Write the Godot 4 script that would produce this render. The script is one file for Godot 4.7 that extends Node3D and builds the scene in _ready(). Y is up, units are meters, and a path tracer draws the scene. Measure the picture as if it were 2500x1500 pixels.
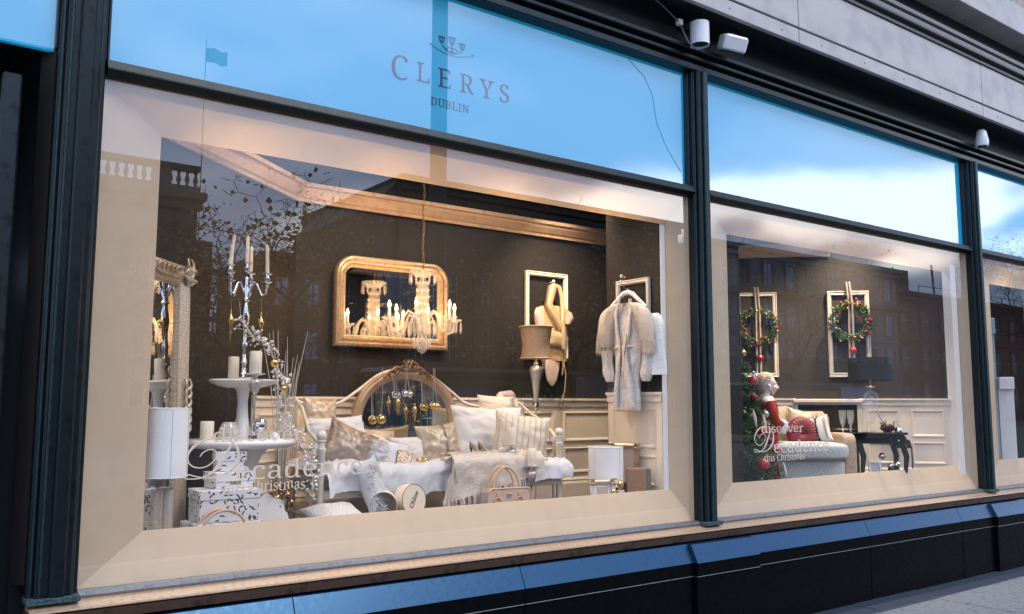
extends Node3D
# A shop front at street level: three display windows under lit fascia panels, seen from the pavement.

class MB:
	var v := PackedVector3Array()
	var n := PackedVector3Array()
	var ix := PackedInt32Array()
	func vert(p: Vector3, q: Vector3) -> int:
		v.append(p); n.append(q); return v.size() - 1
	func tri(a: int, b: int, c: int) -> void:
		if (v[b] - v[a]).cross(v[c] - v[a]).dot(n[a] + n[b] + n[c]) > 0.0:
			ix.append_array([a, c, b])
		else:
			ix.append_array([a, b, c])
	func face(pts: Array, q: Vector3) -> void:
		var s := v.size()
		for p in pts: vert(p, q)
		for i in range(1, pts.size() - 1): tri(s, s + i, s + i + 1)
	func quad(a: Vector3, b: Vector3, c: Vector3, d: Vector3, out: Vector3) -> void:
		var q := (b - a).cross(d - a)
		if q.length_squared() < 1e-16: q = (c - a).cross(d - b)
		q = q.normalized()
		if q.dot(out) < 0.0: q = -q
		face([a, b, c, d], q)
	func box(xf: Transform3D, s: Vector3, bv := 0.0) -> void:
		var h := s / 2.0
		bv = minf(bv, minf(h.x, minf(h.y, h.z)) * 0.9)
		var ax := [Vector3.RIGHT, Vector3.UP, Vector3.BACK]
		for k in 3:
			var i := (k + 1) % 3
			var j := (k + 2) % 3
			for sg in [-1.0, 1.0]:
				var c: Vector3 = ax[k] * sg * h[k]
				var e: Vector3 = ax[i] * (h[i] - bv)
				var f: Vector3 = ax[j] * (h[j] - bv)
				face([xf * (c - e - f), xf * (c + e - f), xf * (c + e + f), xf * (c - e + f)], (xf.basis * (ax[k] * sg)).normalized())
		if bv <= 0.0: return
		for k in 3:
			var i := (k + 1) % 3
			var j := (k + 2) % 3
			for si in [-1.0, 1.0]:
				for sj in [-1.0, 1.0]:
					var e: Vector3 = ax[k] * (h[k] - bv)
					var p: Vector3 = ax[i] * si * h[i] + ax[j] * sj * (h[j] - bv)
					var q: Vector3 = ax[i] * si * (h[i] - bv) + ax[j] * sj * h[j]
					face([xf * (p - e), xf * (p + e), xf * (q + e), xf * (q - e)], (xf.basis * (ax[i] * si + ax[j] * sj)).normalized())
		for a in [-1.0, 1.0]:
			for b in [-1.0, 1.0]:
				for c in [-1.0, 1.0]:
					var g := Vector3(a, b, c)
					face([xf * (g * (h - Vector3(0, bv, bv))), xf * (g * (h - Vector3(bv, 0, bv))), xf * (g * (h - Vector3(bv, bv, 0)))], (xf.basis * g).normalized())
	func b(x0: float, x1: float, y0: float, y1: float, z0: float, z1: float, bv := 0.0) -> void:
		box(Transform3D(Basis(), Vector3(x0 + x1, y0 + y1, z0 + z1) / 2.0), Vector3(x1 - x0, y1 - y0, z1 - z0), bv)
	# points as a grid rows x cols, smooth; flip turns the normals round
	func grid(p: Array, cols: int, flip := false, wrap := false) -> void:
		var rows: int = p.size() / cols
		var s := v.size()
		var acc := PackedVector3Array()
		acc.resize(p.size())
		var nc := cols if wrap else cols - 1
		for r in rows - 1:
			for c in nc:
				var a := r * cols + c
				var bb := r * cols + (c + 1) % cols
				var d := a + cols
				var e := bb + cols
				var q: Vector3 = (p[bb] - p[a]).cross(p[d] - p[a]) + (p[e] - p[bb]).cross(p[d] - p[bb])
				acc[a] += q; acc[bb] += q; acc[d] += q; acc[e] += q
		for i in p.size():
			vert(p[i], acc[i].normalized() * (-1.0 if flip else 1.0) if acc[i].length() > 1e-14 else Vector3.UP)
		for r in rows - 1:
			for c in nc:
				var a := s + r * cols + c
				var bb := s + r * cols + (c + 1) % cols
				var d := a + cols
				var e := bb + cols
				if flip:
					ix.append_array([a, bb, d, bb, e, d])
				else:
					ix.append_array([a, d, bb, bb, d, e])
	func lathe(xf: Transform3D, prof: Array, seg := 16) -> void:
		for k in prof.size() - 1:
			var a: Vector2 = prof[k]
			var c: Vector2 = prof[k + 1]
			var t := (c - a)
			if t.length() < 1e-6: continue
			var q0 := Vector2(t.y, -t.x).normalized()
			var qa := q0
			var qc := q0
			if k > 0:
				var u: Vector2 = prof[k] - prof[k - 1]
				var w := Vector2(u.y, -u.x).normalized()
				if w.dot(q0) > 0.6: qa = (w + q0).normalized()
			if k < prof.size() - 2:
				var u: Vector2 = prof[k + 2] - prof[k + 1]
				var w := Vector2(u.y, -u.x).normalized()
				if w.dot(q0) > 0.6: qc = (w + q0).normalized()
			var s := v.size()
			for i in seg:
				var d := Vector3(cos(TAU * i / seg), 0, sin(TAU * i / seg))
				vert(xf * (d * a.x + Vector3.UP * a.y), (xf.basis * (d * qa.x + Vector3.UP * qa.y)).normalized())
				vert(xf * (d * c.x + Vector3.UP * c.y), (xf.basis * (d * qc.x + Vector3.UP * qc.y)).normalized())
			for i in seg:
				var j := (i + 1) % seg
				if a.x > 1e-6: tri(s + 2 * i, s + 2 * j, s + 2 * i + 1)
				if c.x > 1e-6: tri(s + 2 * j, s + 2 * j + 1, s + 2 * i + 1)
	func cyl(p: Vector3, r: float, h: float, seg := 16, r2 := -1.0) -> void:
		lathe(Transform3D(Basis(), p), [Vector2(0, 0), Vector2(r, 0), Vector2(r if r2 < 0 else r2, h), Vector2(0, h)], seg)
	func ball(p: Vector3, r: float, seg := 14, sc := Vector3.ONE, bs := Basis()) -> void:
		var pr := []
		var m := maxi(4, seg / 2)
		for i in m + 1:
			pr.append(Vector2(sin(PI * i / m) * r, -cos(PI * i / m) * r))
		lathe(Transform3D(bs * Basis.from_scale(sc), p), pr, seg)
	func tube(pts: Array, rad, seg := 6, closed := false, sc := Vector2.ONE) -> void:
		var cnt := pts.size()
		var up := Vector3(0.123, 0.977, 0.17).normalized()
		var t0: Vector3 = (pts[1] - pts[0]).normalized()
		if absf(t0.dot(up)) > 0.9: up = Vector3(0.94, 0.1, 0.32).normalized()
		var s := v.size()
		var side := t0.cross(up).normalized()
		for i in cnt:
			var a: Vector3 = pts[(i - 1 + cnt) % cnt] if closed or i > 0 else pts[i]
			var c: Vector3 = pts[(i + 1) % cnt] if closed or i < cnt - 1 else pts[i]
			var t := (c - a).normalized()
			side = (side - t * side.dot(t)).normalized()
			var w := side.cross(t).normalized()
			var r: float = rad[i] if rad is Array or rad is PackedFloat32Array else rad
			for k in seg:
				var d := side * cos(TAU * k / seg) * sc.x + w * sin(TAU * k / seg) * sc.y
				vert(pts[i] + d * r, d.normalized())
		for i in (cnt if closed else cnt - 1):
			for k in seg:
				var a := s + i * seg + k
				var c := s + i * seg + (k + 1) % seg
				var e := s + ((i + 1) % cnt) * seg + k
				var f := s + ((i + 1) % cnt) * seg + (k + 1) % seg
				tri(a, c, e); tri(c, f, e)
		if not closed:
			for e in [0, cnt - 1]:
				var o: Vector3 = (pts[0] - pts[1] if e == 0 else pts[cnt - 1] - pts[cnt - 2])
				var ring := []
				for k in seg: ring.append(v[s + e * seg + k])
				face(ring, o.normalized())
	# a closed 2D profile (x = outward, y = up) swept along a planar path, mitred
	func sweep(pts: Array, up: Vector3, prof: Array, closed := false, smooth := false) -> void:
		var cnt := pts.size()
		var area := 0.0
		for k in prof.size():
			var a: Vector2 = prof[k]
			var c: Vector2 = prof[(k + 1) % prof.size()]
			area += a.x * c.y - c.x * a.y
		var rings := []
		var sides := []
		for i in cnt:
			var d0: Vector3 = (pts[i] - pts[(i - 1 + cnt) % cnt]).normalized() if closed or i > 0 else (pts[1] - pts[0]).normalized()
			var d1: Vector3 = (pts[(i + 1) % cnt] - pts[i]).normalized() if closed or i < cnt - 1 else d0
			var s0 := d0.cross(up).normalized()
			var s1 := d1.cross(up).normalized()
			var m := (s0 + s1).normalized()
			m /= maxf(0.3, m.dot(s0))
			var ring := []
			for q in prof: ring.append(pts[i] + m * q.x + up * q.y)
			rings.append(ring)
			sides.append(m.normalized())
		for i in (cnt if closed else cnt - 1):
			var j := (i + 1) % cnt
			for k in prof.size():
				var l := (k + 1) % prof.size()
				var t: Vector2 = prof[l] - prof[k]
				var q := Vector2(t.y, -t.x).normalized() * (1.0 if area > 0 else -1.0)
				var so: Vector3 = (pts[j] - pts[i]).normalized().cross(up).normalized()
				var na: Vector3 = so * q.x + up * q.y
				if smooth:
					var s := v.size()
					var n0: Vector3 = (sides[i] * q.x + up * q.y).normalized()
					var n1: Vector3 = (sides[j] * q.x + up * q.y).normalized()
					vert(rings[i][k], n0); vert(rings[j][k], n1); vert(rings[j][l], n1); vert(rings[i][l], n0)
					tri(s, s + 1, s + 2); tri(s, s + 2, s + 3)
				else:
					face([rings[i][k], rings[j][k], rings[j][l], rings[i][l]], na)
		if not closed:
			var pp := PackedVector2Array(prof)
			var t3 := Geometry2D.triangulate_polygon(pp)
			for e in [0, cnt - 1]:
				var o: Vector3 = (pts[0] - pts[1] if e == 0 else pts[cnt - 1] - pts[cnt - 2]).normalized()
				for k in range(0, t3.size(), 3): face([rings[e][t3[k]], rings[e][t3[k + 1]], rings[e][t3[k + 2]]], o)
	# a 2D outline given depth along z
	func poly(xf: Transform3D, pts: Array, d: float) -> void:
		var pp := PackedVector2Array(pts)
		if Geometry2D.is_polygon_clockwise(pp): pp.reverse()
		var t3 := Geometry2D.triangulate_polygon(pp)
		for z in [0.0, d]:
			var q := (xf.basis.z * (1.0 if z > 0 else -1.0)).normalized() * signf(d)
			for k in range(0, t3.size(), 3):
				face([xf * Vector3(pp[t3[k]].x, pp[t3[k]].y, z), xf * Vector3(pp[t3[k + 1]].x, pp[t3[k + 1]].y, z), xf * Vector3(pp[t3[k + 2]].x, pp[t3[k + 2]].y, z)], q)
		for k in pp.size():
			var a := pp[k]
			var c := pp[(k + 1) % pp.size()]
			var q := Vector3(c.y - a.y, a.x - c.x, 0)
			face([xf * Vector3(a.x, a.y, 0), xf * Vector3(c.x, c.y, 0), xf * Vector3(c.x, c.y, d), xf * Vector3(a.x, a.y, d)], (xf.basis * q).normalized())
	# a stuffed cushion, w x h, thick t, with pulled corners and creases; lies in x-y, front +z
	func pillow(xf: Transform3D, w: float, h: float, t: float, sd := 1, crease := 0.1, res := 22) -> void:
		var nz := FastNoiseLite.new()
		nz.seed = sd; nz.frequency = 1.0
		for side in [1.0, -1.0]:
			var p := []
			for j in res + 1:
				for i in res + 1:
					var x := 2.0 * i / res - 1.0
					var y := 2.0 * j / res - 1.0
					x = signf(x) * (1.0 - pow(1.0 - absf(x), 1.6)); y = signf(y) * (1.0 - pow(1.0 - absf(y), 1.6))
					var f := pow(maxf(0.0, (1 - x * x * x * x) * (1 - y * y * y * y)), 0.5)
					f *= 0.62 + 0.38 * (1 - x * x) * (1 - y * y)
					var ang := atan2(y, x)
					var rr := sqrt(x * x + y * y)
					var cr := crease * (nz.get_noise_2d(ang * 5.0 + side, rr * 0.9) * rr + 0.7 * nz.get_noise_2d(x * 2.2 + 7.0 * side, y * 2.2))
					cr += crease * .9 * (.3 - absf(nz.get_noise_2d(x * 3.1 + 4.0 * side + y * 1.3, y * 3.1 - x * 1.1))) * (.4 + .6 * rr)
					var px := x * (1 - 0.09 * (1 - y * y)) * w / 2
					var py := y * (1 - 0.09 * (1 - x * x)) * h / 2
					px += 0.03 * w * nz.get_noise_2d(y * 1.5, 3.0) ; py += 0.03 * h * nz.get_noise_2d(x * 1.5, 9.0)
					p.append(xf * Vector3(px, py, side * t / 2 * f * (1 + 1.6 * cr)))
			grid(p, res + 1, side < 0)
	# a soft-edged block (superellipsoid); e small = squarer
	func soft(xf: Transform3D, s: Vector3, e := .35, seg := 40) -> void:
		var p := []
		var pw := func(q: float, m: float): return signf(q) * pow(absf(q), m)
		for j in seg / 2 + 1:
			var v2 := -PI / 2 + PI * j / (seg / 2)
			for i in seg:
				var u := TAU * i / seg
				p.append(xf * (Vector3(pw.call(cos(v2), e) * pw.call(cos(u), e), pw.call(sin(v2), e), pw.call(cos(v2), e) * pw.call(sin(u), e)) * s / 2))
		grid(p, seg, true, true)
	func mesh() -> ArrayMesh:
		var a := []
		a.resize(Mesh.ARRAY_MAX)
		a[Mesh.ARRAY_VERTEX] = v
		a[Mesh.ARRAY_NORMAL] = n
		a[Mesh.ARRAY_INDEX] = ix
		var m := ArrayMesh.new()
		if ix.size(): m.add_surface_from_arrays(Mesh.PRIMITIVE_TRIANGLES, a)
		return m

var rng := RandomNumberGenerator.new()
var M := {}
var used := {}

func X(x := 0.0, y := 0.0, z := 0.0, ry := 0.0, rx := 0.0, rz := 0.0) -> Transform3D:
	return Transform3D(Basis.from_euler(Vector3(deg_to_rad(rx), deg_to_rad(ry), deg_to_rad(rz))), Vector3(x, y, z))

func numbered(called: String) -> String:
	if not used.has(called):
		used[called] = 0
		return called
	used[called] += 1
	return "%s_%03d" % [called, used[called]]

func tag(o: Node3D, label: String, category: String, group := "") -> Node3D:
	o.set_meta("label", label)
	o.set_meta("category", category)
	if group: o.set_meta("group", group)
	return o

func thing(called: String, label: String, category: String, at := Transform3D(), group := "") -> Node3D:
	var o := Node3D.new()
	o.name = numbered(called)
	add_child(o)
	o.transform = at
	return tag(o, label, category, group)

func part(called: String, mb, m, parent: Node3D, at := Transform3D()) -> MeshInstance3D:
	var o := MeshInstance3D.new()
	o.name = called
	if mb is MB: o.mesh = mb.mesh()
	else: o.mesh = mb
	o.material_override = M[m] if m is String else m
	o.transform = at
	parent.add_child(o, true)
	return o

func setting(called: String, mb: MB, m: String) -> MeshInstance3D:
	var o := part(numbered(called), mb, m, self)
	o.set_meta("kind", "structure")
	return o

func copy(src: Node3D, at: Transform3D, label := "", group := "") -> Node3D:
	var o: Node3D = src.duplicate()
	var base := String(src.name).rstrip("0123456789").rstrip("_")
	o.name = numbered(base)
	add_child(o)
	o.transform = at
	if label: o.set_meta("label", label)
	if group: o.set_meta("group", group)
	return o

func noise(sd: int, fr: float, oct := 4, kind := FastNoiseLite.TYPE_SIMPLEX_SMOOTH) -> FastNoiseLite:
	var f := FastNoiseLite.new()
	f.seed = sd; f.frequency = fr; f.fractal_octaves = oct; f.noise_type = kind
	return f

# a seamless noise picture between colours (given linear)
func ntex(sd: int, fr: float, cols: Array, size := 256, oct := 4, kind := FastNoiseLite.TYPE_SIMPLEX_SMOOTH) -> NoiseTexture2D:
	var t := NoiseTexture2D.new()
	t.width = size; t.height = size; t.seamless = true
	t.noise = noise(sd, fr, oct, kind)
	if cols.size():
		var g := Gradient.new()
		g.offsets = PackedFloat32Array(range(cols.size()).map(func(i): return 0.15 + 0.7 * i / maxf(1.0, cols.size() - 1.0)))
		g.colors = PackedColorArray(cols.map(func(c): return c.linear_to_srgb()))
		t.color_ramp = g
	return t

func mat(called: String, c: Color, rough := 0.6, metal := 0.0, tex: Texture2D = null, scale := 1.0, bump: Texture2D = null, bs := 0.3) -> StandardMaterial3D:
	var m := StandardMaterial3D.new()
	m.resource_name = called
	var a := c.a
	m.albedo_color = c.linear_to_srgb()
	m.albedo_color.a = a
	m.roughness = rough
	m.metallic = metal
	if tex:
		m.albedo_texture = tex
		m.uv1_triplanar = true
		m.uv1_scale = Vector3.ONE * scale
	if bump:
		m.heightmap_enabled = true
		m.heightmap_texture = bump
		m.heightmap_scale = bs
		m.uv1_triplanar = true
		m.uv1_scale = Vector3.ONE * scale
	M[called] = m
	return m

func C(r: float, g: float, b: float, a := 1.0) -> Color: return Color(r, g, b, a)

func glow(called: String, c: Color, e: Color, k := 1.0) -> StandardMaterial3D:
	var m := mat(called, c, 0.4)
	m.emission_enabled = true
	m.emission = e.linear_to_srgb()
	m.emission_energy_multiplier = k
	return m

func materials() -> void:
	var patch := ntex(11, 0.012, [C(.45, .42, .5), C(1, 1, 1), C(.9, 1.25, 1.2), C(1.35, 1.3, 1.5)], 512, 5)
	var fine := ntex(12, 0.06, [C(.72, .72, .72), C(1, 1, 1), C(1.12, 1.12, 1.12)], 256, 4)
	var grain := ntex(13, 0.02, [], 256, 5)
	var weave := ntex(14, 0.15, [], 256, 3, FastNoiseLite.TYPE_VALUE)
	mat("bronze", C(.0075, .014, .018), .38, .55, patch, 1.6, grain, .05)
	mat("bronze_highlight", C(.020, .043, .05), .45, .55, patch, 3.0)  # lighter bronze: highlights on ribs and edges put into the colour
	mat("verdigris", C(.055, .10, .115), .8, .2, ntex(15, .05, [C(.15, .2, .25), C(.6, .7, .7), C(1.5, 1.5, 1.5)], 256, 5), 4.0)
	mat("sill_brown", C(.10, .058, .04), .35, .5, patch, 2.2, grain, .06)
	mat("sill_top", C(.50, .36, .25), .3, .35, fine, 2.0)  # cream reflection on the bronze sill top painted in as its colour
	mat("bead_grey", C(.16, .17, .19), .35, .5, patch, 4.0)
	mat("mat_board", C(.76, .585, .40), .55, 0.0, ntex(16, .02, [C(.95, .95, .95), C(1, 1, 1), C(1.03, 1.02, 1.0)], 256, 4), 1.0)
	M["mat_board"].backlight_enabled = true
	M["mat_board"].backlight = Color(.80, .72, .60)
	mat("mat_back", C(.09, .17, .15), .6)
	mat("dark_wall", C(.010, .0058, .004), .7, 0.0, fine, 1.0)
	mat("black", C(.008, .009, .011), .5)
	mat("soffit", C(.010, .012, .016), .55)
	mat("head_dark", C(.018, .026, .032), .35, .5, patch, 2.0)
	mat("granite", C(.003, .0035, .0045), .3, 0.0, ntex(17, .02, [C(.6, .6, .6), C(1, 1, 1), C(1.5, 1.5, 1.6), C(4, 3.8, 3.6)], 512, 6), 1.3)
	mat("granite_sky_tint", C(.028, .075, .145), .3, .65, ntex(18, .3, [C(.75, .75, .75), C(1, 1, 1), C(1.3, 1.3, 1.3)], 256, 2), 3.0)  # black granite tinted blue: the sky reflection is put into the colour
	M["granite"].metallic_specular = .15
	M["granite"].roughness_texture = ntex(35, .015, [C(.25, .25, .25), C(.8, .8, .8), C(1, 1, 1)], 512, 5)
	M["granite_sky_tint"].metallic_specular = .3
	M["granite_sky_tint"].roughness_texture = M["granite"].roughness_texture
	mat("joint", C(.16, .17, .18), .8)
	mat("fascia_white", C(.46, .448, .435), .45, 0.0, ntex(19, .01, [C(.80, .79, .83), C(.95, .95, .98), C(1.05, 1.03, 1.03)], 512, 4), .5)
	mat("fascia_grey", C(.17, .165, .17), .5)
	mat("fascia_mid", C(.08, .075, .075), .5)
	mat("stone", C(.38, .36, .33), .85, 0.0, fine, .6)
	mat("pave", C(.17, .18, .20), .75, 0.0, ntex(20, .03, [C(.5, .5, .5), C(.95, .95, .95), C(1.05, 1.05, 1.05), C(1.4, 1.4, 1.4)], 512, 6), .9, grain, .2)
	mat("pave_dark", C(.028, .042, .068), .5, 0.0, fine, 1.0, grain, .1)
	mat("asphalt", C(.05, .05, .052), .8, 0.0, fine, .5)
	mat("lamp_white", C(.75, .77, .80), .4)
	var g := mat("glass", C(1, 1, 1, .135), 0.0, 1.0, null)
	g.transparency = BaseMaterial3D.TRANSPARENCY_ALPHA
	var g2 := mat("fascia_glass", C(1, 1, 1, .18), 0.0, 1.0, null)
	g2.transparency = BaseMaterial3D.TRANSPARENCY_ALPHA
	var one := Image.create(4, 4, false, Image.FORMAT_RGB8)
	one.fill(Color.WHITE)
	g.albedo_texture = ImageTexture.create_from_image(one)
	g2.albedo_texture = g.albedo_texture
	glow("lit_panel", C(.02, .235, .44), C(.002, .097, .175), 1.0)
	mat("violet", C(.018, .006, .085), .5)
	mat("navy", C(.02, .02, .06), .5)
	mat("vinyl", C(.80, .66, .52), .5)
	# inside
	mat("wainscot", C(.80, .68, .55), .5, 0.0, ntex(21, .015, [C(.94, .94, .94), C(1, 1, 1), C(1.02, 1.02, 1.0)], 256, 3), 1.0)
	mat("white_paint", C(.78, .75, .72), .4)
	mat("cream_metal", C(.74, .66, .56), .35)
	mat("gilt", C(.46, .33, .21), .38, .6, ntex(22, .03, [C(.55, .5, .45), C(1, 1, 1), C(1.25, 1.22, 1.15)], 256, 4), 4.0)
	mat("gilt_pale", C(.66, .54, .40), .4, .45, ntex(23, .05, [C(.6, .55, .5), C(1, 1, 1), C(1.2, 1.2, 1.15)], 256, 4), 5.0)
	mat("gilt_dark", C(.30, .19, .10), .42, .6, ntex(22, .06, [C(.4, .4, .4), C(1, 1, 1), C(1.5, 1.4, 1.3)], 256, 4), 8.0)
	mat("silver_leaf", C(.60, .60, .55), .38, .6)
	mat("cornice_wood", C(.60, .40, .26), .45, .15, ntex(24, .02, [C(.8, .78, .75), C(1, 1, 1), C(1.08, 1.08, 1.05)], 256, 3), 2.0)
	mat("wood_gold", C(.42, .29, .19), .45, .15, ntex(24, .02, [C(.8, .78, .75), C(1, 1, 1), C(1.08, 1.08, 1.05)], 256, 3), 2.0)
	mat("mirror", C(.86, .88, .87), .0, 1.0)
	mat("chrome", C(.80, .80, .82), .08, 1.0)
	mat("gold", C(.85, .56, .22), .15, 1.0)
	mat("gold_dark", C(.30, .19, .09), .12, 1.0)
	mat("wax", C(.86, .74, .58), .5)
	mat("wax_white", C(.90, .86, .78), .45)
	var sh := mat("shade_white", C(.86, .84, .82), .8, 0.0, null)
	sh.backlight_enabled = true; sh.backlight = Color(.3, .3, .3)
	mat("shade_seam", C(.45, .45, .46), .8)
	mat("shade_taupe", C(.27, .18, .125), .85, 0.0, fine, 5.0)
	mat("shade_black", C(.012, .012, .012), .7, 0.0, fine, 6.0)
	mat("linen", C(.64, .625, .635), .85, 0.0, null, 5.0, weave, .1)
	mat("satin_gold", C(.54, .42, .30), .34, .2, fine, 8.0, weave, .05)
	mat("satin_bronze", C(.33, .25, .195), .32, .22, fine, 8.0, weave, .05)
	mat("satin_silver", C(.42, .40, .42), .33, .2, fine, 8.0)
	mat("linen_cream", C(.72, .61, .50), .8, 0.0, fine, 7.0, weave, .15)
	mat("fabric_pearl", C(.74, .68, .63), .7, 0.0, fine, 10.0, weave, .15)
	for k in ["satin_gold", "satin_bronze", "satin_silver"]:
		M[k].rim_enabled = true; M[k].rim = .6; M[k].rim_tint = .5
	mat("fur", C(.70, .60, .51), .95, 0.0, ntex(25, .09, [C(.6, .58, .56), C(1, 1, 1), C(1.2, 1.2, 1.2)], 256, 4), 7.0, grain, .3)
	mat("fur_strand", C(.70, .63, .56), .8)
	mat("lace", C(.82, .77, .74), .85, 0.0, ntex(26, .12, [C(.45, .43, .41), C(.9, .89, .88), C(1.1, 1.1, 1.1)], 256, 2, FastNoiseLite.TYPE_CELLULAR), 4.5, grain, .3)
	mat("lace_grey", C(.58, .60, .63), .85, 0.0, ntex(27, .10, [C(.5, .5, .52), C(.95, .95, .95), C(1.2, 1.2, 1.2)], 256, 3, FastNoiseLite.TYPE_CELLULAR), 7.0, grain, .3)
	mat("leather", C(.58, .42, .33), .4, 0.0, null, 6.0, grain, .1)
	mat("leather_trim", C(.62, .38, .22), .45)
	mat("sequin", C(.62, .47, .32), .25, .6, ntex(28, .2, [C(.3, .28, .25), C(1, 1, 1), C(1.5, 1.5, 1.5)], 256, 2, FastNoiseLite.TYPE_CELLULAR), 8.0)
	mat("card_beige", C(.76, .64, .50), .6)
	mat("card_in", C(.42, .32, .25), .7)
	mat("ink", C(.03, .025, .02), .6)
	mat("pearl", C(.84, .78, .72), .18)
	mat("tan_vest", C(.55, .36, .19), .6, 0.0, fine, 6.0, grain, .2)
	mat("satin_tan", C(.62, .46, .28), .35, .2, fine, 6.0)
	mat("blush", C(.72, .55, .46), .6)
	var cr := mat("crystal", C(.85, .76, .66, .26), .04, 0.0)
	cr.transparency = BaseMaterial3D.TRANSPARENCY_ALPHA
	cr.metallic_specular = .7
	var ca := mat("crystal_arm", C(.80, .68, .54, .42), .05, 0.0)
	ca.transparency = BaseMaterial3D.TRANSPARENCY_ALPHA
	ca.metallic_specular = .7
	var gl := mat("clear_glass", C(.95, .97, .97, .10), .02, 0.0)
	gl.transparency = BaseMaterial3D.TRANSPARENCY_ALPHA
	gl.metallic_specular = .7
	glow("bulb_glow", C(.9, .8, .6), C(1.0, .66, .34), 5.0)
	glow("spot_glow", C(.9, .85, .7), C(1.0, .86, .68), 2.0)
	mat("copper_card", C(.36, .19, .11), .4, .3)
	mat("green_card", C(.12, .15, .10), .4)
	var lb := ntex(33, .09, [C(.82, .85, .88), C(.80, .83, .87), C(.35, .45, .5)], 256, 2, FastNoiseLite.TYPE_CELLULAR)
	mat("leaf_print_blue", C(1, 1, 1), .7, 0.0, lb, 5.0)
	mat("bark", C(.02, .014, .011), .9, 0.0, fine, 2.0)
	mat("leaf_yellow", C(.30, .19, .03), .7)
	mat("leaf_brown", C(.10, .065, .02), .7)
	for k in ["leaf_yellow", "leaf_brown"]:
		M[k].backlight_enabled = true; M[k].backlight = Color(.4, .3, .1)
	mat("needle", C(.03, .10, .04), .7, 0.0, fine, 6.0)
	mat("needle_light", C(.075, .17, .06), .7)
	mat("red_ball", C(.45, .012, .022), .18)
	M["red_ball"].clearcoat_enabled = true; M["red_ball"].clearcoat = .6
	mat("red_cloth", C(.36, .008, .014), .85, 0.0, fine, 8.0)
	mat("maroon", C(.20, .005, .022), .5, 0.0, fine, 5.0)
	M["maroon"].rim_enabled = true; M["maroon"].rim = .8
	mat("skin_plaster", C(.72, .62, .55), .45)
	mat("hair_plaster", C(.66, .50, .33), .6)
	mat("fur_white", C(.78, .80, .84), .95, 0.0, null, 6.0, grain, 1.0)
	mat("chenille", C(.50, .52, .50), .9, 0.0, ntex(29, .05, [C(.7, .7, .7), C(1, 1, 1), C(1.12, 1.12, 1.12)], 256, 5), 3.0, grain, .3)
	mat("chenille_tan", C(.50, .36, .24), .9, 0.0, ntex(30, .05, [C(.7, .7, .7), C(1, 1, 1), C(1.12, 1.12, 1.12)], 256, 5), 3.0, grain, .3)
	mat("lacquer", C(.008, .010, .011), .1)
	mat("plant_leaf", C(.05, .14, .03), .5)
	mat("terracotta_red", C(.10, .02, .018), .4)
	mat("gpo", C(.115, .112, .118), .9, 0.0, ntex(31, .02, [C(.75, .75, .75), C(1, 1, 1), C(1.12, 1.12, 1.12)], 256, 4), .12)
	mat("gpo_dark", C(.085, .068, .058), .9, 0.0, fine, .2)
	mat("dark_wall_two", C(.042, .033, .027), .7, 0.0, fine, 1.0)
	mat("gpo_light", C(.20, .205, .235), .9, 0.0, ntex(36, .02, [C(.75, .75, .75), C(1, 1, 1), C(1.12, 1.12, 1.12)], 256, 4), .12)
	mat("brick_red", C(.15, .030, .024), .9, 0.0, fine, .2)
	mat("slate", C(.06, .065, .075), .8, 0.0, fine, .15)
	mat("pane_dark", C(.02, .025, .03), .05)
	mat("pane_sky", C(.22, .29, .42), .08, .9)
	mat("bus_green", C(.02, .12, .03), .35)
	mat("bus_dark", C(.015, .02, .022), .2)
	mat("bus_yellow", C(.30, .19, .015), .4)
	mat("bus_blue", C(.03, .09, .26), .4)
	mat("print_white", C(.8, .82, .85), .5)
	mat("steel", C(.04, .055, .065), .6, .1)
	mat("teal_shelf", C(.30, .42, .46), .6)

func sky_picture() -> ImageTexture:
	var w := 1024
	var h := 512
	var im := Image.create(w, h, false, Image.FORMAT_RGBF)
	var f1 := noise(5, .9, 5)
	var f2 := noise(8, 2.6, 4)
	for y in h:
		var el := (0.5 - (y + .5) / h) * PI
		for x in w:
			var az := ((x + .5) / w) * TAU
			var k := clampf(el / (PI / 2), 0, 1)
			var c := Color(.56, .72, 1.08).lerp(Color(.42, .58, 1.0), pow(k, .7))
			if el > -0.02:
				var d := Vector3(sin(az) * cos(el), sin(el), -cos(az) * cos(el))
				var p := d / (maxf(d.y, 0.0) + .22)
				var n1 := f1.get_noise_3d(p.x, p.y * 1.5, p.z)
				var n2 := f2.get_noise_3d(p.x, p.y * 1.5, p.z)
				var lump := pow(.5 + .5 * cos(3.0 * (az - deg_to_rad(180 - 57))), 1.6)   # three banks of cloud round the horizon
				var de := rad_to_deg(el) - 12.6 + 3.4 * n1 + 2.0 * n2
				var bank := lump * exp(-pow(de / (2.6 if de > 0 else 4.6), 2.0))
				var dens := smoothstep(.1, .95, clampf(bank * 2.0 * (.58 + 1.1 * n1 + .7 * n2), 0, 1))
				var thin := clampf(.10 + .55 * n1 + .3 * n2, 0, .4) * smoothstep(8.0, 15.0, rad_to_deg(el))
				dens = maxf(dens, thin * .42)
				c = c.lerp(Color(3.0, 3.02, 3.1), dens)
			im.set_pixel(x, y, c)
	return ImageTexture.create_from_image(im)

func bar_x(mb: MB, x0: float, x1: float, prof: Array) -> void:   # profile (y, z) run along x
	mb.sweep([Vector3(x0, 0, 0), Vector3(x1, 0, 0)], Vector3.UP, prof.map(func(p): return Vector2(p[1], p[0])))

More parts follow.
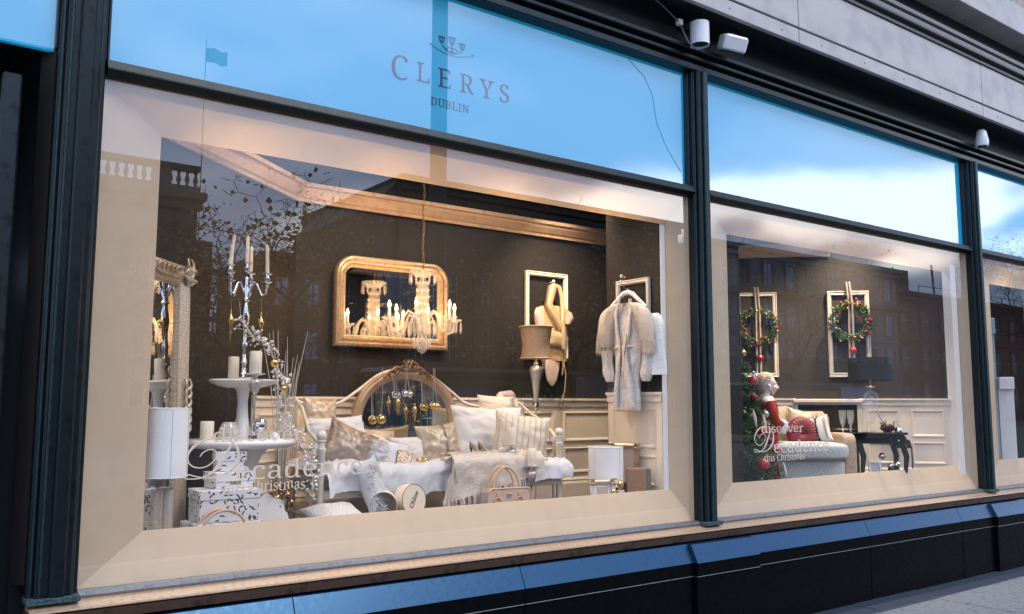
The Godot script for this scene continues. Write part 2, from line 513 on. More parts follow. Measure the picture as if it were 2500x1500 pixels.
func letters(called: String, text: String, size: float, m: String, parent: Node3D, at: Transform3D, slant := 0.0, bold := 0.0, gap := 0.0, centre := true, serif := true) -> MeshInstance3D:
	var f := SystemFont.new()
	f.font_names = PackedStringArray(["Droid Serif" if serif else "Droid Sans"])
	var fv := FontVariation.new()
	fv.base_font = f
	fv.variation_embolden = bold
	fv.spacing_glyph = int(gap)
	if slant != 0.0: fv.variation_transform = Transform2D(Vector2(1, 0), Vector2(slant, 1), Vector2())
	var t := TextMesh.new()
	t.text = text
	t.font = fv
	t.font_size = 64
	t.pixel_size = size / 64.0
	t.depth = .002
	t.curve_step = 2.0
	t.horizontal_alignment = HORIZONTAL_ALIGNMENT_CENTER if centre else HORIZONTAL_ALIGNMENT_LEFT
	return part(called, t, m, parent, at)

func street_side() -> void:
	# ground
	var g := MB.new()
	g.b(-220, 260, -.4, 0.0, 5.2, 400)
	setting("road", g, "asphalt")
	g = MB.new()
	g.b(-220, 260, -.4, .146, .9, 5.0)
	setting("pavement", g, "pave")
	g = MB.new()
	g.b(-220, 260, -.4, .151, 5.0, 5.2, .01)
	setting("kerb", g, "stone")
	g = MB.new()
	g.b(-60, 60, -.4, .1, -9, .9)
	setting("ground", g, "asphalt")
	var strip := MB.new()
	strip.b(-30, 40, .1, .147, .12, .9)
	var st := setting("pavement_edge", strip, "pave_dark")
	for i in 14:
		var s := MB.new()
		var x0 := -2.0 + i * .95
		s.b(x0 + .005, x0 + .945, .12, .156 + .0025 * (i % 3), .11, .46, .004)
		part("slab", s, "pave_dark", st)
	for i in 12:
		var s := MB.new()
		var x0 := -2.0 + i * 1.2
		for j in 2:
			var t := MB.new()
			var z0 := .465 + j * .62
			t.b(x0 + j * .5 + .005, x0 + j * .5 + 1.195, .12, .155 + .002 * ((i + j) % 3), z0, z0 + .612, .004)
			part("slab", t, "pave", st)
	# plinth
	var pl := MB.new()
	pl.b(-.22, 16, .1, .60, -.1, .17)
	var plinth := setting("plinth", pl, "granite")
	var cuts := [-.22, .95, 2.35, 3.78, 4.44, 5.9, 7.4, 8.0, 8.6, 10.1, 11.6]
	for i in cuts.size() - 1:
		var out: float = .035 if i == 3 or i == 7 else 0.0
		var a: float = cuts[i] + .003
		var c: float = cuts[i + 1] - .003
		var s := MB.new()
		s.b(a, c, .1, .578, .1, .195 + out, .004)
		part("slab", s, "granite", plinth)
		s = MB.new()
		s.b(a, c, .578, .584, .1, .205 + out, .002)  # pale strip put in as the highlight along the band edge
		part("edge_line", s, "bead_grey", plinth)
		s = MB.new()
		bar_x(s, a, c, [[.584, .1], [.584, .203 + out], [.664, .203 + out], [.668, .10], [.62, .1]])
		part("base_course", s, "granite", plinth)
		s = MB.new()
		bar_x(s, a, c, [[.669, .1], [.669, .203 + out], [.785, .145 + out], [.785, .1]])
		part("bevel_slab", s, "granite_sky_tint", plinth)
	# entrance at the left end: dark recess with a door frame
	var en := thing("shop_entrance", "unlit entrance recess with dark bronze door frame left of the first window", "entrance", X(-1.4, .15, 0))
	var e := MB.new()
	e.b(-3.0, 1.18, 0, 4.6, -3.0, -2.95); e.b(-3.0, 1.18, 0, .02, -3, 0); e.b(-3, 1.18, 3.6, 3.7, -3, -.1); e.b(-3.05, -3.0, 0, 3.7, -3, 0); e.b(1.15, 1.2, 0, 3.7, -3, -.125)
	part("recess", e, "black", en)
	e = MB.new()
	e.b(.98, 1.06, 0, 3.05, -.10, .02, .008)
	part("door_post", e, "head_dark", en)
	e = MB.new()
	e.b(-3.0, .96, 3.075, 3.185, -.08, .05, .01)
	part("door_head", e, "head_dark", en)
	e = MB.new(); e.b(.70, .86, 2.20, 2.34, -1.0, -.9, .01)
	part("wall_light", e, glow("sign_lamp", C(.5, .6, .7), C(.25, .35, .42), 1.2), en)
	# what closes the building behind and above
	var w := MB.new()
	w.b(-30, 40, 6.03, 12, -9, -.05); w.b(-30, 40, 4.6, 6.03, -9, -.12); w.b(-30, -4.5, .1, 5.55, -9, -.05); w.b(13, 40, .1, 5.55, -9, -.05)
	tag(part("shop_building", w, "stone", self), "pale stone upper storeys of the shop above its canopy", "building")
	# the panels behind the fascia glass, and the frame members
	mullion("left", -.107, .2, "wide dark bronze mullion between the shop entrance and the bed display window")
	mullion("mid", 4.115, .168, "dark green bronze mullion between the bed window and the armchair window")
	mullion("right", 8.25, .168, "dark bronze mullion at the far end, right of the armchair window")
	var w1 := shop_window(0.0, 4.031, .296, 3.894, 1.130, 3.066, "large shop window with cream surround showing the bed display")
	var w2 := shop_window(4.199, 8.166, 4.58, 8.08, 1.138, 3.075, "shop window with cream surround showing armchair and Christmas tree")
	shop_window(8.334, 12.3, 8.85, 12.0, 1.163, 3.035, "shop window cut by the frame, with white shelf unit inside")
	slogan(w1, 0.0, .574, 1.034, 1.578, .449, .706, 1.372, .688, 1.379, 1.40, .636, 1.063, 1.316)
	slogan(w2, 4.199, 4.80, 5.33, 1.548, 4.711, 4.95, 1.372, 4.945, 5.658, 1.402, 4.83, 5.345, 1.318)
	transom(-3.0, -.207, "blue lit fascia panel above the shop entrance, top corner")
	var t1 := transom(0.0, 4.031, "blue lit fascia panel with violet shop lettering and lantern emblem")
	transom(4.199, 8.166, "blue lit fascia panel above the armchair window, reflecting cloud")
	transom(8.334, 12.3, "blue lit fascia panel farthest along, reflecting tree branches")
	logo(t1)
	# head mouldings and canopy
	var hd := thing("window_head", "dark stepped bronze moulding running along the top of the fascia panels", "moulding", X(0, 4.23, 0))
	var steps := [[0.0, .05, .02, .075], [.05, .075, .02, .05], [.075, .105, .02, .095], [.105, .125, .02, .06], [.125, .16, .02, .13]]
	for s in steps:
		var h := MB.new()
		h.b(-3, 13, s[0], s[1], s[2] - .1, s[3], .006)
		part("moulding", h, "head_dark", hd)
	var cn := thing("canopy", "pale grey canopy with boarded fascia and black underside over the windows", "canopy", X(0, 4.60, 0))
	var h := MB.new()
	h.b(-4, 14, .02, .10, -.05, .30)
	part("soffit", h, "soffit", cn)
	h = MB.new()
	h.b(-4, 14, -.21, .02, -.1, .04)
	part("frieze", h, "soffit", cn)
	for i in 6:
		h = MB.new()
		h.b(-4 + 3.0 * i + .004, -1 + 3.0 * i - .004, 0.0, .117, .28, .32, .004)
		var lo := part("lower_board", h, "fascia_white", cn)
		for j in 5:
			h = MB.new()
			h.ball(Vector3(-3.7 + 3.0 * i + .62 * j, .055, .321), .006, 8)
			part("rivet", h, "fascia_mid", lo)
		h = MB.new()
		h.b(-4 + 3.0 * i + .004, -1 + 3.0 * i - .004, .134, .540, .27, .32, .004)
		part("upper_board", h, "fascia_white", cn)
	h = MB.new()
	h.b(-4, 14, .11, .135, .22, .295)
	part("shadow_gap", h, "black", cn)
	var yy := .542
	for s in [[.03, .335, "fascia_mid"], [.035, .31, "fascia_grey"], [.026, .355, "fascia_mid"], [.05, .34, "fascia_grey"], [.035, .24, "black"], [.045, .33, "fascia_grey"]]:
		h = MB.new()
		h.b(-4, 14, yy, yy + s[0], .0, s[1], .005)
		part("moulding", h, s[2], cn)
		yy += s[0] + .001
	h = MB.new()
	h.b(-4, 14, yy, 1.115, -.05, .06)
	part("parapet_recess", h, "black", cn)
	h = MB.new()
	h.b(-4, 14, 1.115, 1.43, -.02, .32, .006)
	part("top_board", h, "fascia_white", cn)
	# lamps and cables under the canopy
	var L := thing("cylinder_downlight", "white cylinder downlight hanging under the canopy by the first mullion", "lamp", X(3.96, 4.36, .2))
	var m := MB.new()
	m.lathe(Transform3D(), [Vector2(.060, .012), Vector2(.070, 0), Vector2(.070, .17), Vector2(.045, .181), Vector2(0, .181)], 28)
	part("housing", m, "lamp_white", L)
	m = MB.new(); m.lathe(Transform3D(), [Vector2(0, .03), Vector2(.060, .012)], 28)
	part("reflector", m, "black", L)
	m = MB.new(); m.b(-.015, .015, .16, .2, -.2, -.07, .003)
	part("bracket", m, "fascia_mid", L)
	L = thing("box_floodlight", "small white box floodlight tilted beside the cylinder downlight", "lamp", X(4.30, 4.44, .22, -25, 22, -8))
	m = MB.new(); m.b(-.095, .095, -.05, .07, -.07, .07, .016)
	part("housing", m, "lamp_white", L)
	m = MB.new(); m.b(-.08, .08, -.056, -.046, -.06, .06, .003)
	part("lens", m, "pane_dark", L)
	m = MB.new(); m.b(-.012, .012, .05, .09, -.16, -.03, .003)
	part("bracket", m, "fascia_mid", L)
	L = thing("security_camera", "small white camera housing under the canopy at the second mullion", "camera", X(8.20, 4.36, .2))
	m = MB.new(); m.lathe(Transform3D(), [Vector2(0, 0), Vector2(.06, .0), Vector2(.065, .05), Vector2(.045, .15), Vector2(.03, .17), Vector2(0, .17)], 20)
	part("housing", m, "lamp_white", L)
	m = MB.new(); m.tube([Vector3(.06, .05, 0), Vector3(.10, .04, .0), Vector3(.09, .0, .0)], .008)
	part("arm", m, "fascia_mid", L)
	m = MB.new(); m.cyl(Vector3(0, -.01, 0), .045, .012, 16)
	part("lens", m, "pane_dark", L)
	L = thing("junction_box", "tiny white junction box with trailing cable left of the downlight", "junction box", X(3.80, 4.51, .15))
	m = MB.new(); m.b(-.022, .022, -.022, .022, -.02, .02, .005)
	part("box", m, "lamp_white", L)
	m = MB.new(); m.tube([Vector3(-.35, .12, .02), Vector3(-.2, .07, .02), Vector3(0, 0, 0), Vector3(.04, -.06, 0), Vector3(.07, -.14, .02), Vector3(.12, -.2, .06)], .006, 5)
	part("cable", m, "fascia_grey", L)

func mullion(_k: String, x: float, w: float, label: String) -> void:
	var t := thing("bronze_mullion", label, "mullion", X(x, .885, 0), "bronze mullions between the windows")
	var hgt := 3.35
	var h := w / 2
	var m := MB.new()
	m.b(-h, h, 0, hgt, -.12, .05, .006)
	part("post", m, "bronze", t)
	m = MB.new(); m.b(-h * .74, h * .74, 0, hgt, .04, .085, .01)
	part("pilaster_face", m, "bronze", t)
	m = MB.new()
	m.b(-h * .20, h * .42, 0, hgt, .07, .105, .008)
	part("rib", m, "bronze_highlight" if w < .19 else "bronze", t)
	for s in [-.86, -.55, .78]:
		m = MB.new(); m.b(h * s - .006, h * s + .006, 0, hgt, .04, .093 if absf(s) < .7 else .06, .004)
		part("bead", m, "bronze_highlight", t)
	m = MB.new()
	m.b(-h * 1.05, h * 1.05, -.004, .022, -.02, .110, .004)
	part("foot", m, "verdigris", t)

func shop_window(x0: float, x1: float, a: float, b: float, c: float, d: float, label: String) -> Node3D:
	var y0 := .91
	var y1 := 3.27
	var t := thing("shop_window", label, "shop window", X(x0, y0, 0))
	var W := x1 - x0
	var H := y1 - y0
	a -= x0; b -= x0; c -= y0; d -= y0
	var m := MB.new()
	m.quad(Vector3(0, 0, 0), Vector3(W, 0, 0), Vector3(W, H, 0), Vector3(0, H, 0), Vector3.BACK)
	part("glass_pane", m, "glass", t)
	var zo := -.012
	var zi := -.115
	var o := [Vector2(0, 0), Vector2(W, 0), Vector2(W, H), Vector2(0, H)]
	var i := [Vector2(a, c), Vector2(b, c), Vector2(b, d), Vector2(a, d)]
	for k in 4:
		var l := (k + 1) % 4
		m = MB.new()
		var p := [Vector3(o[k].x, o[k].y, zo), Vector3(o[l].x, o[l].y, zo), Vector3(i[l].x, i[l].y, zi), Vector3(i[k].x, i[k].y, zi)]
		m.quad(p[0], p[1], p[2], p[3], Vector3.BACK)
		var bk := Vector3(0, 0, -.012)
		m.quad(p[2], p[3], p[3] + bk, p[2] + bk, Vector3((a + b) / 2, (c + d) / 2, 0) - (p[2] + p[3]) / 2)
		part("surround_board", m, "mat_board", t)
	# sill, bead and transom bar
	m = MB.new()
	bar_x(m, -.083 if x0 > 1 else -.21, W + .083, [[-.11, 0], [-.11, .130], [-.068, .137], [-.062, .02]])
	part("sill_edge", m, "sill_brown", t)
	m = MB.new()
	bar_x(m, -.083 if x0 > 1 else -.20, W + .083, [[-.060, 0], [-.060, .134], [-.052, .132], [-.030, .045], [-.030, 0]])
	part("sill_top", m, "sill_top", t)
	m = MB.new()
	bar_x(m, 0, W, [[-.029, 0], [-.029, .044], [-.018, .05], [-.004, .036], [0.004, .014], [0.004, .003]])
	part("glazing_bead", m, "bead_grey", t)
	m = MB.new()
	bar_x(m, -.083 if x0 > 1 else -.2, W + .083, [[-.128, 0], [-.128, .10], [-.111, .118], [-.111, 0]])
	part("drip_strip", m, "head_dark", t)
	m = MB.new()
	bar_x(m, 0, W, [[H, -.08], [H, .03], [H + .022, .06], [H + .028, .066], [H + .072, .05], [H + .078, .03], [H + .085, .012], [H + .085, -.08]])
	part("transom_bar", m, "bronze", t)
	m = MB.new()
	bar_x(m, 0, W, [[H + .022, .062], [H + .024, .07], [H + .030, .07], [H + .031, .064]])
	part("bar_edge", m, "bronze_highlight", t)
	return t

func transom(x0: float, x1: float, label: String) -> Node3D:
	var t := thing("fascia_window", label, "fascia panel", X(x0, 3.355, 0))
	var W := x1 - x0
	var m := MB.new()
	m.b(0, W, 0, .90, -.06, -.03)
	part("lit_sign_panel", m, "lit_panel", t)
	m = MB.new()
	m.quad(Vector3(0, 0, 0), Vector3(W, 0, 0), Vector3(W, .9, 0), Vector3(0, .9, 0), Vector3.BACK)
	part("glass_pane", m, "fascia_glass", t)
	m = MB.new()
	m.b(0, .012, 0, .88, -.03, .02, .003)
	m.b(W - .012, W, 0, .88, -.03, .02, .003)
	part("glazing_strip", m, "head_dark", t)
	return t

func logo(t: Node3D) -> void:
	var z := -.028
	var caps := [["C", 1.61, .205], ["L", 1.775, .165], ["E", 1.925, .165], ["R", 2.085, .165], ["Y", 2.235, .165], ["S", 2.375, .165]]
	for k in caps:
		letters("letter", k[0], k[2], "violet", t, X(k[1] - .02, .352 + (-.003 if k[0] == "C" else 0.0), z), 0, -.1)
	letters("small_lettering", "DUBLIN", .068, "navy", t, X(1.945, .192, z), 0, 0, 3)
	var em := MB.new()
	# three lanterns on a scrolled bracket
	for s in [[-.075, .545, 1.0], [0.0, .56, 1.15], [.075, .53, 1.0]]:
		var x: float = 1.955 + s[0]
		var y: float = s[1]
		var q: float = s[2]
		for seg in [[-.020, .035, -.012, -.015], [.020, .035, .012, -.015], [-.007, .035, -.004, -.015], [.007, .035, .004, -.015]]:
			em.tube([Vector3(x + seg[0] * q, y + seg[1] * q, z), Vector3(x + seg[2] * q, y + seg[3] * q, z)], .0022, 5)
		em.poly(X(x, y, z), [Vector2(-.026, .034) * q, Vector2(.026, .034) * q, Vector2(.018, .044) * q, Vector2(-.018, .044) * q], .002)
		em.poly(X(x, y, z), [Vector2(-.014, -.015) * q, Vector2(.014, -.015) * q, Vector2(.006, -.027) * q, Vector2(-.006, -.027) * q], .002)
	for s in [-1.0, 1.0]:
		var c := []
		for i in 14:
			var u := i / 13.0
			c.append(Vector3(1.955 + s * (.075 * (1 - u)), .505 - .062 * sin(u * PI * .5) - (0.01 if s > 0 else 0.0) * (1 - u), z))
		em.tube(c, .0032, 5)
		c = []
		for i in 16:
			var u := i / 15.0
			c.append(Vector3(1.955 + s * (.018 + .02 * cos(u * 5.0)), .475 + .02 * sin(u * 5.0), z))
		em.tube(c, .0024, 5)
		c = []
		for i in 26:
			var u := i / 25.0
			c.append(Vector3(1.955 + s * (-.05 + .21 * u), .425 + .055 * u * u - .012 * sin(u * PI) + .02 * maxf(0, u - .8) , z))
		for i in 10:
			var u := i / 9.0
			c.append(Vector3(1.955 + s * (.16 - .012 * sin(u * 3.2) ), .485 + .012 * u - .035 * u * u, z))
		em.tube(c, .0020, 5)
	em.tube([Vector3(1.955, .525, z), Vector3(1.955, .43, z)], .003, 5)
	part("lantern_emblem", em, "violet", t, Transform3D(Basis.from_scale(Vector3(1, .62, 1)), Vector3(0, .25, 0)))
	# crack in the glass: a thin line
	var cr := MB.new()
	cr.tube([Vector3(3.42, .84, .002), Vector3(3.58, .74, .002), Vector3(3.66, .62, .002), Vector3(3.70, .42, .002), Vector3(3.80, .25, .002), Vector3(3.95, .09, .002)], .0018, 4)
	part("crack", cr, "pane_sky", t)

func V(x: float, y: float, z: float) -> Vector3: return Vector3(x, y, z)

func swash(parent: Node3D, x0: float, y0: float, sx: float, sy: float) -> void:
	var p := [[555, 775], [580, 740], [630, 722], [668, 745], [660, 800], [610, 850], [545, 862], [490, 835], [470, 780], [490, 720], [550, 665], [640, 632], [730, 640], [800, 690], [828, 760], [815, 830], [770, 890], [700, 930], [620, 945], [540, 930], [480, 912], [455, 925], [470, 942], [540, 945], [600, 930], [660, 885], [710, 800], [760, 715], [800, 655]]
	var cv := Curve3D.new()
	for i in p.size():
		var a: Array = p[maxi(0, i - 1)]
		var c: Array = p[mini(p.size() - 1, i + 1)]
		var t := Vector3((c[0] - a[0]) * sx, -(c[1] - a[1]) * sy, 0) / 6.0
		cv.add_point(Vector3(x0 + (p[i][0] - 455) * sx, y0 + (945 - p[i][1]) * sy, 0), -t, t)
	cv.bake_interval = .006
	var pts := Array(cv.get_baked_points())
	var rad := []
	for i in pts.size():
		var u: float = i / float(pts.size())
		rad.append(.0030 + .0068 * (exp(-pow((u - .50) / .06, 2)) + exp(-pow((u - .90) / .06, 2)) + .7 * exp(-pow((u - .26) / .05, 2))))
	var m := MB.new()
	m.tube(pts, rad, 6)
	part("lettering", m, "vinyl", parent, Transform3D(Basis.from_scale(V(1, 1, .15)), V(0, 0, -.006)))

func slogan(win: Node3D, ox: float, a: float, a1: float, ya: float, dx0: float, dx1: float, dy: float, b: float, b1: float, yb: float, c: float, c1: float, yc: float) -> void:
	for s in [["discover", a, a1, ya, .092, 0.0], ["ecadence", b, b1, yb, .128, 0.0], ["this Christmas", c, c1, yc, .072, .22]]:
		var l := letters("lettering", s[0], s[4], "vinyl", win, X(), s[5], -.1, 0, false)
		var w: float = maxf(.01, l.mesh.get_aabb().size.x)
		l.transform = Transform3D(Basis.from_scale(V((s[2] - s[1]) / w, 1, 1)), V(s[1] - ox, s[3] - .91, -.006))
	swash(win, dx0 - ox, dy - .91, (dx1 - dx0) / 370.0, .00062)

func frame_rect(m: MB, w: float, h: float, prof: Array, arch := 0.0) -> Array:
	var pts := [V(-w / 2, 0, 0), V(w / 2, 0, 0)]
	if arch > 0:
		for i in 9: pts.append(V(w / 2 - arch + arch * cos(PI / 2 * i / 8), h - arch + arch * sin(PI / 2 * i / 8), 0))
		for i in 9: pts.append(V(-w / 2 + arch - arch * sin(PI / 2 * i / 8), h - arch + arch * cos(PI / 2 * i / 8), 0))
	else:
		pts.append(V(w / 2, h, 0)); pts.append(V(-w / 2, h, 0))
	m.sweep(pts, V(0, 0, 1), prof, true)
	return pts

func beads(m: MB, pts: Array, inset: float, z: float, r: float, step: float) -> void:
	for i in pts.size():
		var a: Vector3 = pts[i]
		var c: Vector3 = pts[(i + 1) % pts.size()]
		var ce := V(0, 0, 0)
		for p in pts: ce += p / pts.size()
		var d := (c - a)
		var n := maxi(1, int(d.length() / step))
		for k in n:
			var p := a + d * (k / float(n))
			var q := p - ce
			var wd := 0.0
			for s in pts: wd = maxf(wd, absf((s - ce).x))
			var hd := 0.0
			for s in pts: hd = maxf(hd, absf((s - ce).y))
			p = ce + V(q.x * (wd - inset) / wd, q.y * (hd - inset) / hd, 0)
			m.ball(p + V(0, 0, z), r, 6)

# carved acanthus: a cluster of small curled leaves along a line
func carving(m: MB, a: Vector3, c: Vector3, w: float, n: int, z: float) -> void:
	for i in n:
		var u := (i + .5) / n
		var p := a.lerp(c, u) + V(0, 0, z)
		var side := (c - a).normalized().cross(V(0, 0, 1))
		for s in [-1.0, 1.0]:
			var pts := []
			for k in 7:
				var v := k / 6.0
				pts.append(p + side * s * w * (.2 + .8 * sin(v * 2.6)) * .6 + (c - a).normalized() * w * (.7 * (1 - cos(v * 2.6)) - .3) + V(0, 0, .25 * w * sin(v * 3)))
			m.tube(pts, [w * .10, w * .2, w * .24, w * .2, w * .15, w * .12, w * .16], 5)
		m.ball(p, w * .22, 6)

# a cloth shell: rows of [y, x, z, half width, half depth], folded round
func shell(m: MB, rows: Array, folds: float, deep: float, sd: int, seg := 40) -> void:
	var nz := noise(sd, 1.4, 3)
	var p := []
	var cv := []
	for i in rows.size() - 1:
		for k in 5: 
			var r := []
			for j in 5: r.append(cubic_interpolate(rows[i][j], rows[i + 1][j], rows[maxi(0, i - 1)][j], rows[mini(rows.size() - 1, i + 2)][j], k / 5.0))
			cv.append(r)
	cv.append(rows[-1])
	for r in cv:
		for s in seg:
			var t := TAU * s / seg
			var f: float = 1.0 + deep * (sin(folds * t + 3.0 * nz.get_noise_2d(t, r[0] * 3)) * .5 + 1.2 * nz.get_noise_2d(cos(t) * 2.0 + sin(t) * 2.0, r[0] * 4.0))
			p.append(V(r[1] + cos(t) * r[3] * f, r[0], r[2] + sin(t) * r[4] * f))
	var up: bool = cv[-1][0] > cv[0][0]
	m.grid(p, seg, not up, true)

func strands(m: MB, at: Array, n: int, l: float, r: float, dir: Vector3, spread: float) -> void:
	for i in n:
		var p: Vector3 = at[rng.randi() % at.size()]
		var d := (dir + V(rng.randf_range(-1, 1), rng.randf_range(-1, 1), rng.randf_range(-1, 1)) * spread).normalized() * l * rng.randf_range(.6, 1.2)
		m.tube([p, p + d * .5 + V(0, -.1 * l, 0), p + d + V(0, -.35 * l, 0)], [r, r * .8, r * .3], 3)

func spot(at: Vector3, aim: Vector3, e: float, ang: float, label: String, col := Color(1, .90, .77)) -> void:
	var b := Basis.looking_at(aim - at)
	var t := thing("ceiling_spotlight", label, "spotlight", Transform3D(b, at), "spotlights in the window ceilings")
	var m := MB.new()
	m.lathe(Transform3D(Basis(V(1, 0, 0), V(0, 0, 1), V(0, -1, 0)), V(0, 0, 0)), [Vector2(.0, .13), Vector2(.04, .13), Vector2(.055, .05), Vector2(.055, -.02), Vector2(.048, -.02), Vector2(.046, .0)].map(func(q): return Vector2(q.x, q.y)), 18)
	part("housing", m, "lamp_white", t)
	m = MB.new()
	m.lathe(Transform3D(Basis(V(1, 0, 0), V(0, 0, 1), V(0, -1, 0)), V(0, 0, 0)), [Vector2(.0, .0), Vector2(.046, .0)], 18)
	part("lamp_face", m, "spot_glow", t)
	var l := SpotLight3D.new()
	l.name = "spot_lamp"
	l.light_energy = e
	l.light_color = col
	l.light_size = .05
	l.spot_angle = ang
	l.spot_angle_attenuation = .9
	l.spot_range = 9
	l.spot_attenuation = 2
	l.shadow_enabled = true
	l.position = V(0, 0, -.02)
	t.add_child(l)

func added_tube_light(x0: float, x1: float, e: float, label: String) -> void:
	# an added unseen tube to brighten the top board, facing down and outwards
	var t := thing("added_tube_light", label, "light", X((x0 + x1) / 2, 3.52, -.30), "added tube lights behind the top boards")
	var m := MB.new()
	m.b(-(x1 - x0) / 2, (x1 - x0) / 2, .012, .05, -.03, .03, .006)
	part("housing", m, "lamp_white", t)
	m = MB.new()
	m.b(-(x1 - x0) / 2 + .02, (x1 - x0) / 2 - .02, -.012, .0115, -.014, .014, .005)
	part("lamp_tube", m, "spot_glow", t)
	var l := AreaLight3D.new()
	l.name = "tube_lamp"
	l.area_size = Vector2(x1 - x0 - .04, .03)
	l.light_energy = e
	l.light_color = Color(1, .93, .84)
	l.area_range = 8
	l.area_attenuation = 2
	l.shadow_enabled = true
	l.transform = Transform3D(Basis.looking_at(V(0, -1, .55)), V(0, -.016, .006))
	t.add_child(l)

func panelling(parent: Node3D, a: Vector3, c: Vector3, y0: float, y1: float, n: int) -> void:
	# board, cap rail, skirting and raised frames along a wall from a to c (seen from the right-hand side of a->c turned to +z)
	var d := c - a
	var L := Vector2(d.x, d.z).length()
	var xf := Transform3D(Basis(V(0, 1, 0), atan2(-d.z, d.x)), V(a.x, 0, a.z))
	var m := MB.new()
	m.b(0, L, y0, y1 - .012, 0, .012)
	part("board", m, "wainscot", parent, xf)
	m = MB.new()
	m.sweep([V(0, 0, 0), V(L, 0, 0)], Vector3.UP, [Vector2(.012, y1 - .075), Vector2(.024, y1 - .07), Vector2(.024, y1 - .025), Vector2(.04, y1 - .018), Vector2(.04, y1), Vector2(0, y1), Vector2(0, y1 - .075)])
	part("cap_rail", m, "wainscot", parent, xf)
	m = MB.new()
	m.sweep([V(0, 0, 0), V(L, 0, 0)], Vector3.UP, [Vector2(.0, y0), Vector2(.032, y0), Vector2(.032, y0 + .11), Vector2(.024, y0 + .13), Vector2(.028, y0 + .14), Vector2(.016, y0 + .16), Vector2(0, y0 + .16)])
	part("skirting", m, "wainscot", parent, xf)
	for i in n:
		var x0 := L * i / n + .07
		var x1 := L * (i + 1) / n - .07
		for q in [[y0 + .21, y0 + .40], [y0 + .48, y1 - .13]]:
			m = MB.new()
			m.sweep([V(x0, q[0], .012), V(x1, q[0], .012), V(x1, q[1], .012), V(x0, q[1], .012)], V(0, 0, 1), [Vector2(.012, 0), Vector2(.008, .012), Vector2(-.004, .008), Vector2(-.012, 0)], true)
			part("panel_moulding", m, "wainscot", parent, xf)

func room_one() -> void:
	var m := MB.new()
	m.b(-.2, 4.85, .80, .95, -1.75, -.09)
	setting("display_floor", m, "dark_wall")
	m = MB.new()
	m.b(-.3, 12.6, 3.90, 4.2, -3.6, -.09)
	setting("ceiling", m, "black")
	m = MB.new()
	m.b(1.5, 4.85, .95, 3.9, -1.62, -1.515)
	var bw := setting("back_wall", m, "dark_wall")
	panelling(bw, V(1.60, 0, -1.512), V(4.8, 0, -1.512), .95, 1.785, 4)
	m = MB.new()
	var dd := V(1.593, 0, -1.5) - V(-.15, 0, -.037)
	m.box(Transform3D(Basis(V(0, 1, 0), atan2(-dd.z, dd.x)), V(.7215, 2.425, -.7685) + V(-.643, 0, -.766) * .06), V(dd.length() + .1, 2.95, .1))
	var lw := setting("left_wall", m, "dark_wall")
	panelling(lw, V(1.178, 0, -1.158), V(1.60, 0, -1.512), .95, 1.785, 1)
	# cornice
	m = MB.new()
	m.sweep([V(-.05, 3.175, -.121), V(1.593, 3.175, -1.5), V(4.587, 3.175, -1.5)], Vector3.UP, [Vector2(0, 0), Vector2(.02, 0), Vector2(.025, .02), Vector2(.04, .03), Vector2(.075, .072), Vector2(.08, .09), Vector2(.10, .097), Vector2(.10, .125), Vector2(0, .125)])
	tag(part("cornice", m, "cornice_wood", self), "pinkish gold wooden cornice along the dark wall above the bed", "cornice")
	# pier on the right, with its own panelling, and what closes the bay
	m = MB.new()
	m.b(3.855, 3.94, .95, 3.9, -.72, -.128)
	var sw := setting("side_wall", m, "dark_wall")
	panelling(sw, V(3.852, 0, -.70), V(3.852, 0, -.130), .95, 1.825, 1)
	m = MB.new(); m.b(3.845, 3.95, .95, 3.9, -.127, -.122)
	part("edge_strip", m, "white_paint", sw)
	m = MB.new(); m.b(4.85, 4.95, .95, 3.9, -2.6, -.4); m.b(3.86, 4.95, .95, 3.9, -.40, -.30)
	setting("partition", m, "dark_wall")
	for s in [[.6, 1.0], [1.5, 1.8], [2.4, 2.5], [3.3, 3.3]]:
		spot(V(s[0], 3.72, -.26), V(s[1], 1.5, -1.4), 1.8, 56, "white ceiling spotlight %s over the bed display" % ["first", "second", "third", "fourth"][used.get("ceiling_spotlight", -1) + 1])
	added_tube_light(.3, 3.8, .65, "added unseen tube light behind the bed window's top board")
	spot(V(2.7, 3.75, -.9), V(3.80, 1.9, -.40), 2.0, 32, "white ceiling spotlight turned towards the hanging robe")
	spot(V(3.75, 3.70, -.85), V(4.2, 1.4, -1.5), 4.0, 46, "white ceiling spotlight washing the wall behind the pier")

func candle_stick(called: String, label: String, at: Transform3D, h: float, group := "") -> Node3D:
	# mercury-glass holder: foot, rod, bulb, plate; height h to the plate
	var t := thing(called, label, "candlestick", at, group)
	var m := MB.new()
	m.b(-.045, .045, 0, .012, -.045, .045, .004); m.b(-.034, .034, .012, .03, -.034, .034, .004); m.b(-.024, .024, .03, .06, -.024, .024, .004)
	part("foot", m, "chrome", t)
	m = MB.new()
	m.lathe(Transform3D(), [Vector2(.009, .06), Vector2(.014, .09), Vector2(.007, .12), Vector2(.006, h - .13), Vector2(.011, h - .125), Vector2(.010, h - .115)], 14)
	part("rod", m, "chrome", t)
	m = MB.new()
	m.lathe(Transform3D(), [Vector2(.010, h - .115), Vector2(.024, h - .095), Vector2(.036, h - .06), Vector2(.037, h - .045), Vector2(.028, h - .028), Vector2(.012, h - .022)], 20)
	part("bulb", m, "pearl_silver", t)
	m = MB.new()
	m.lathe(Transform3D(), [Vector2(.012, h - .022), Vector2(.016, h - .012), Vector2(.056, h - .003), Vector2(.058, h), Vector2(.0, h)], 22)
	part("plate", m, "chrome", t)
	return t

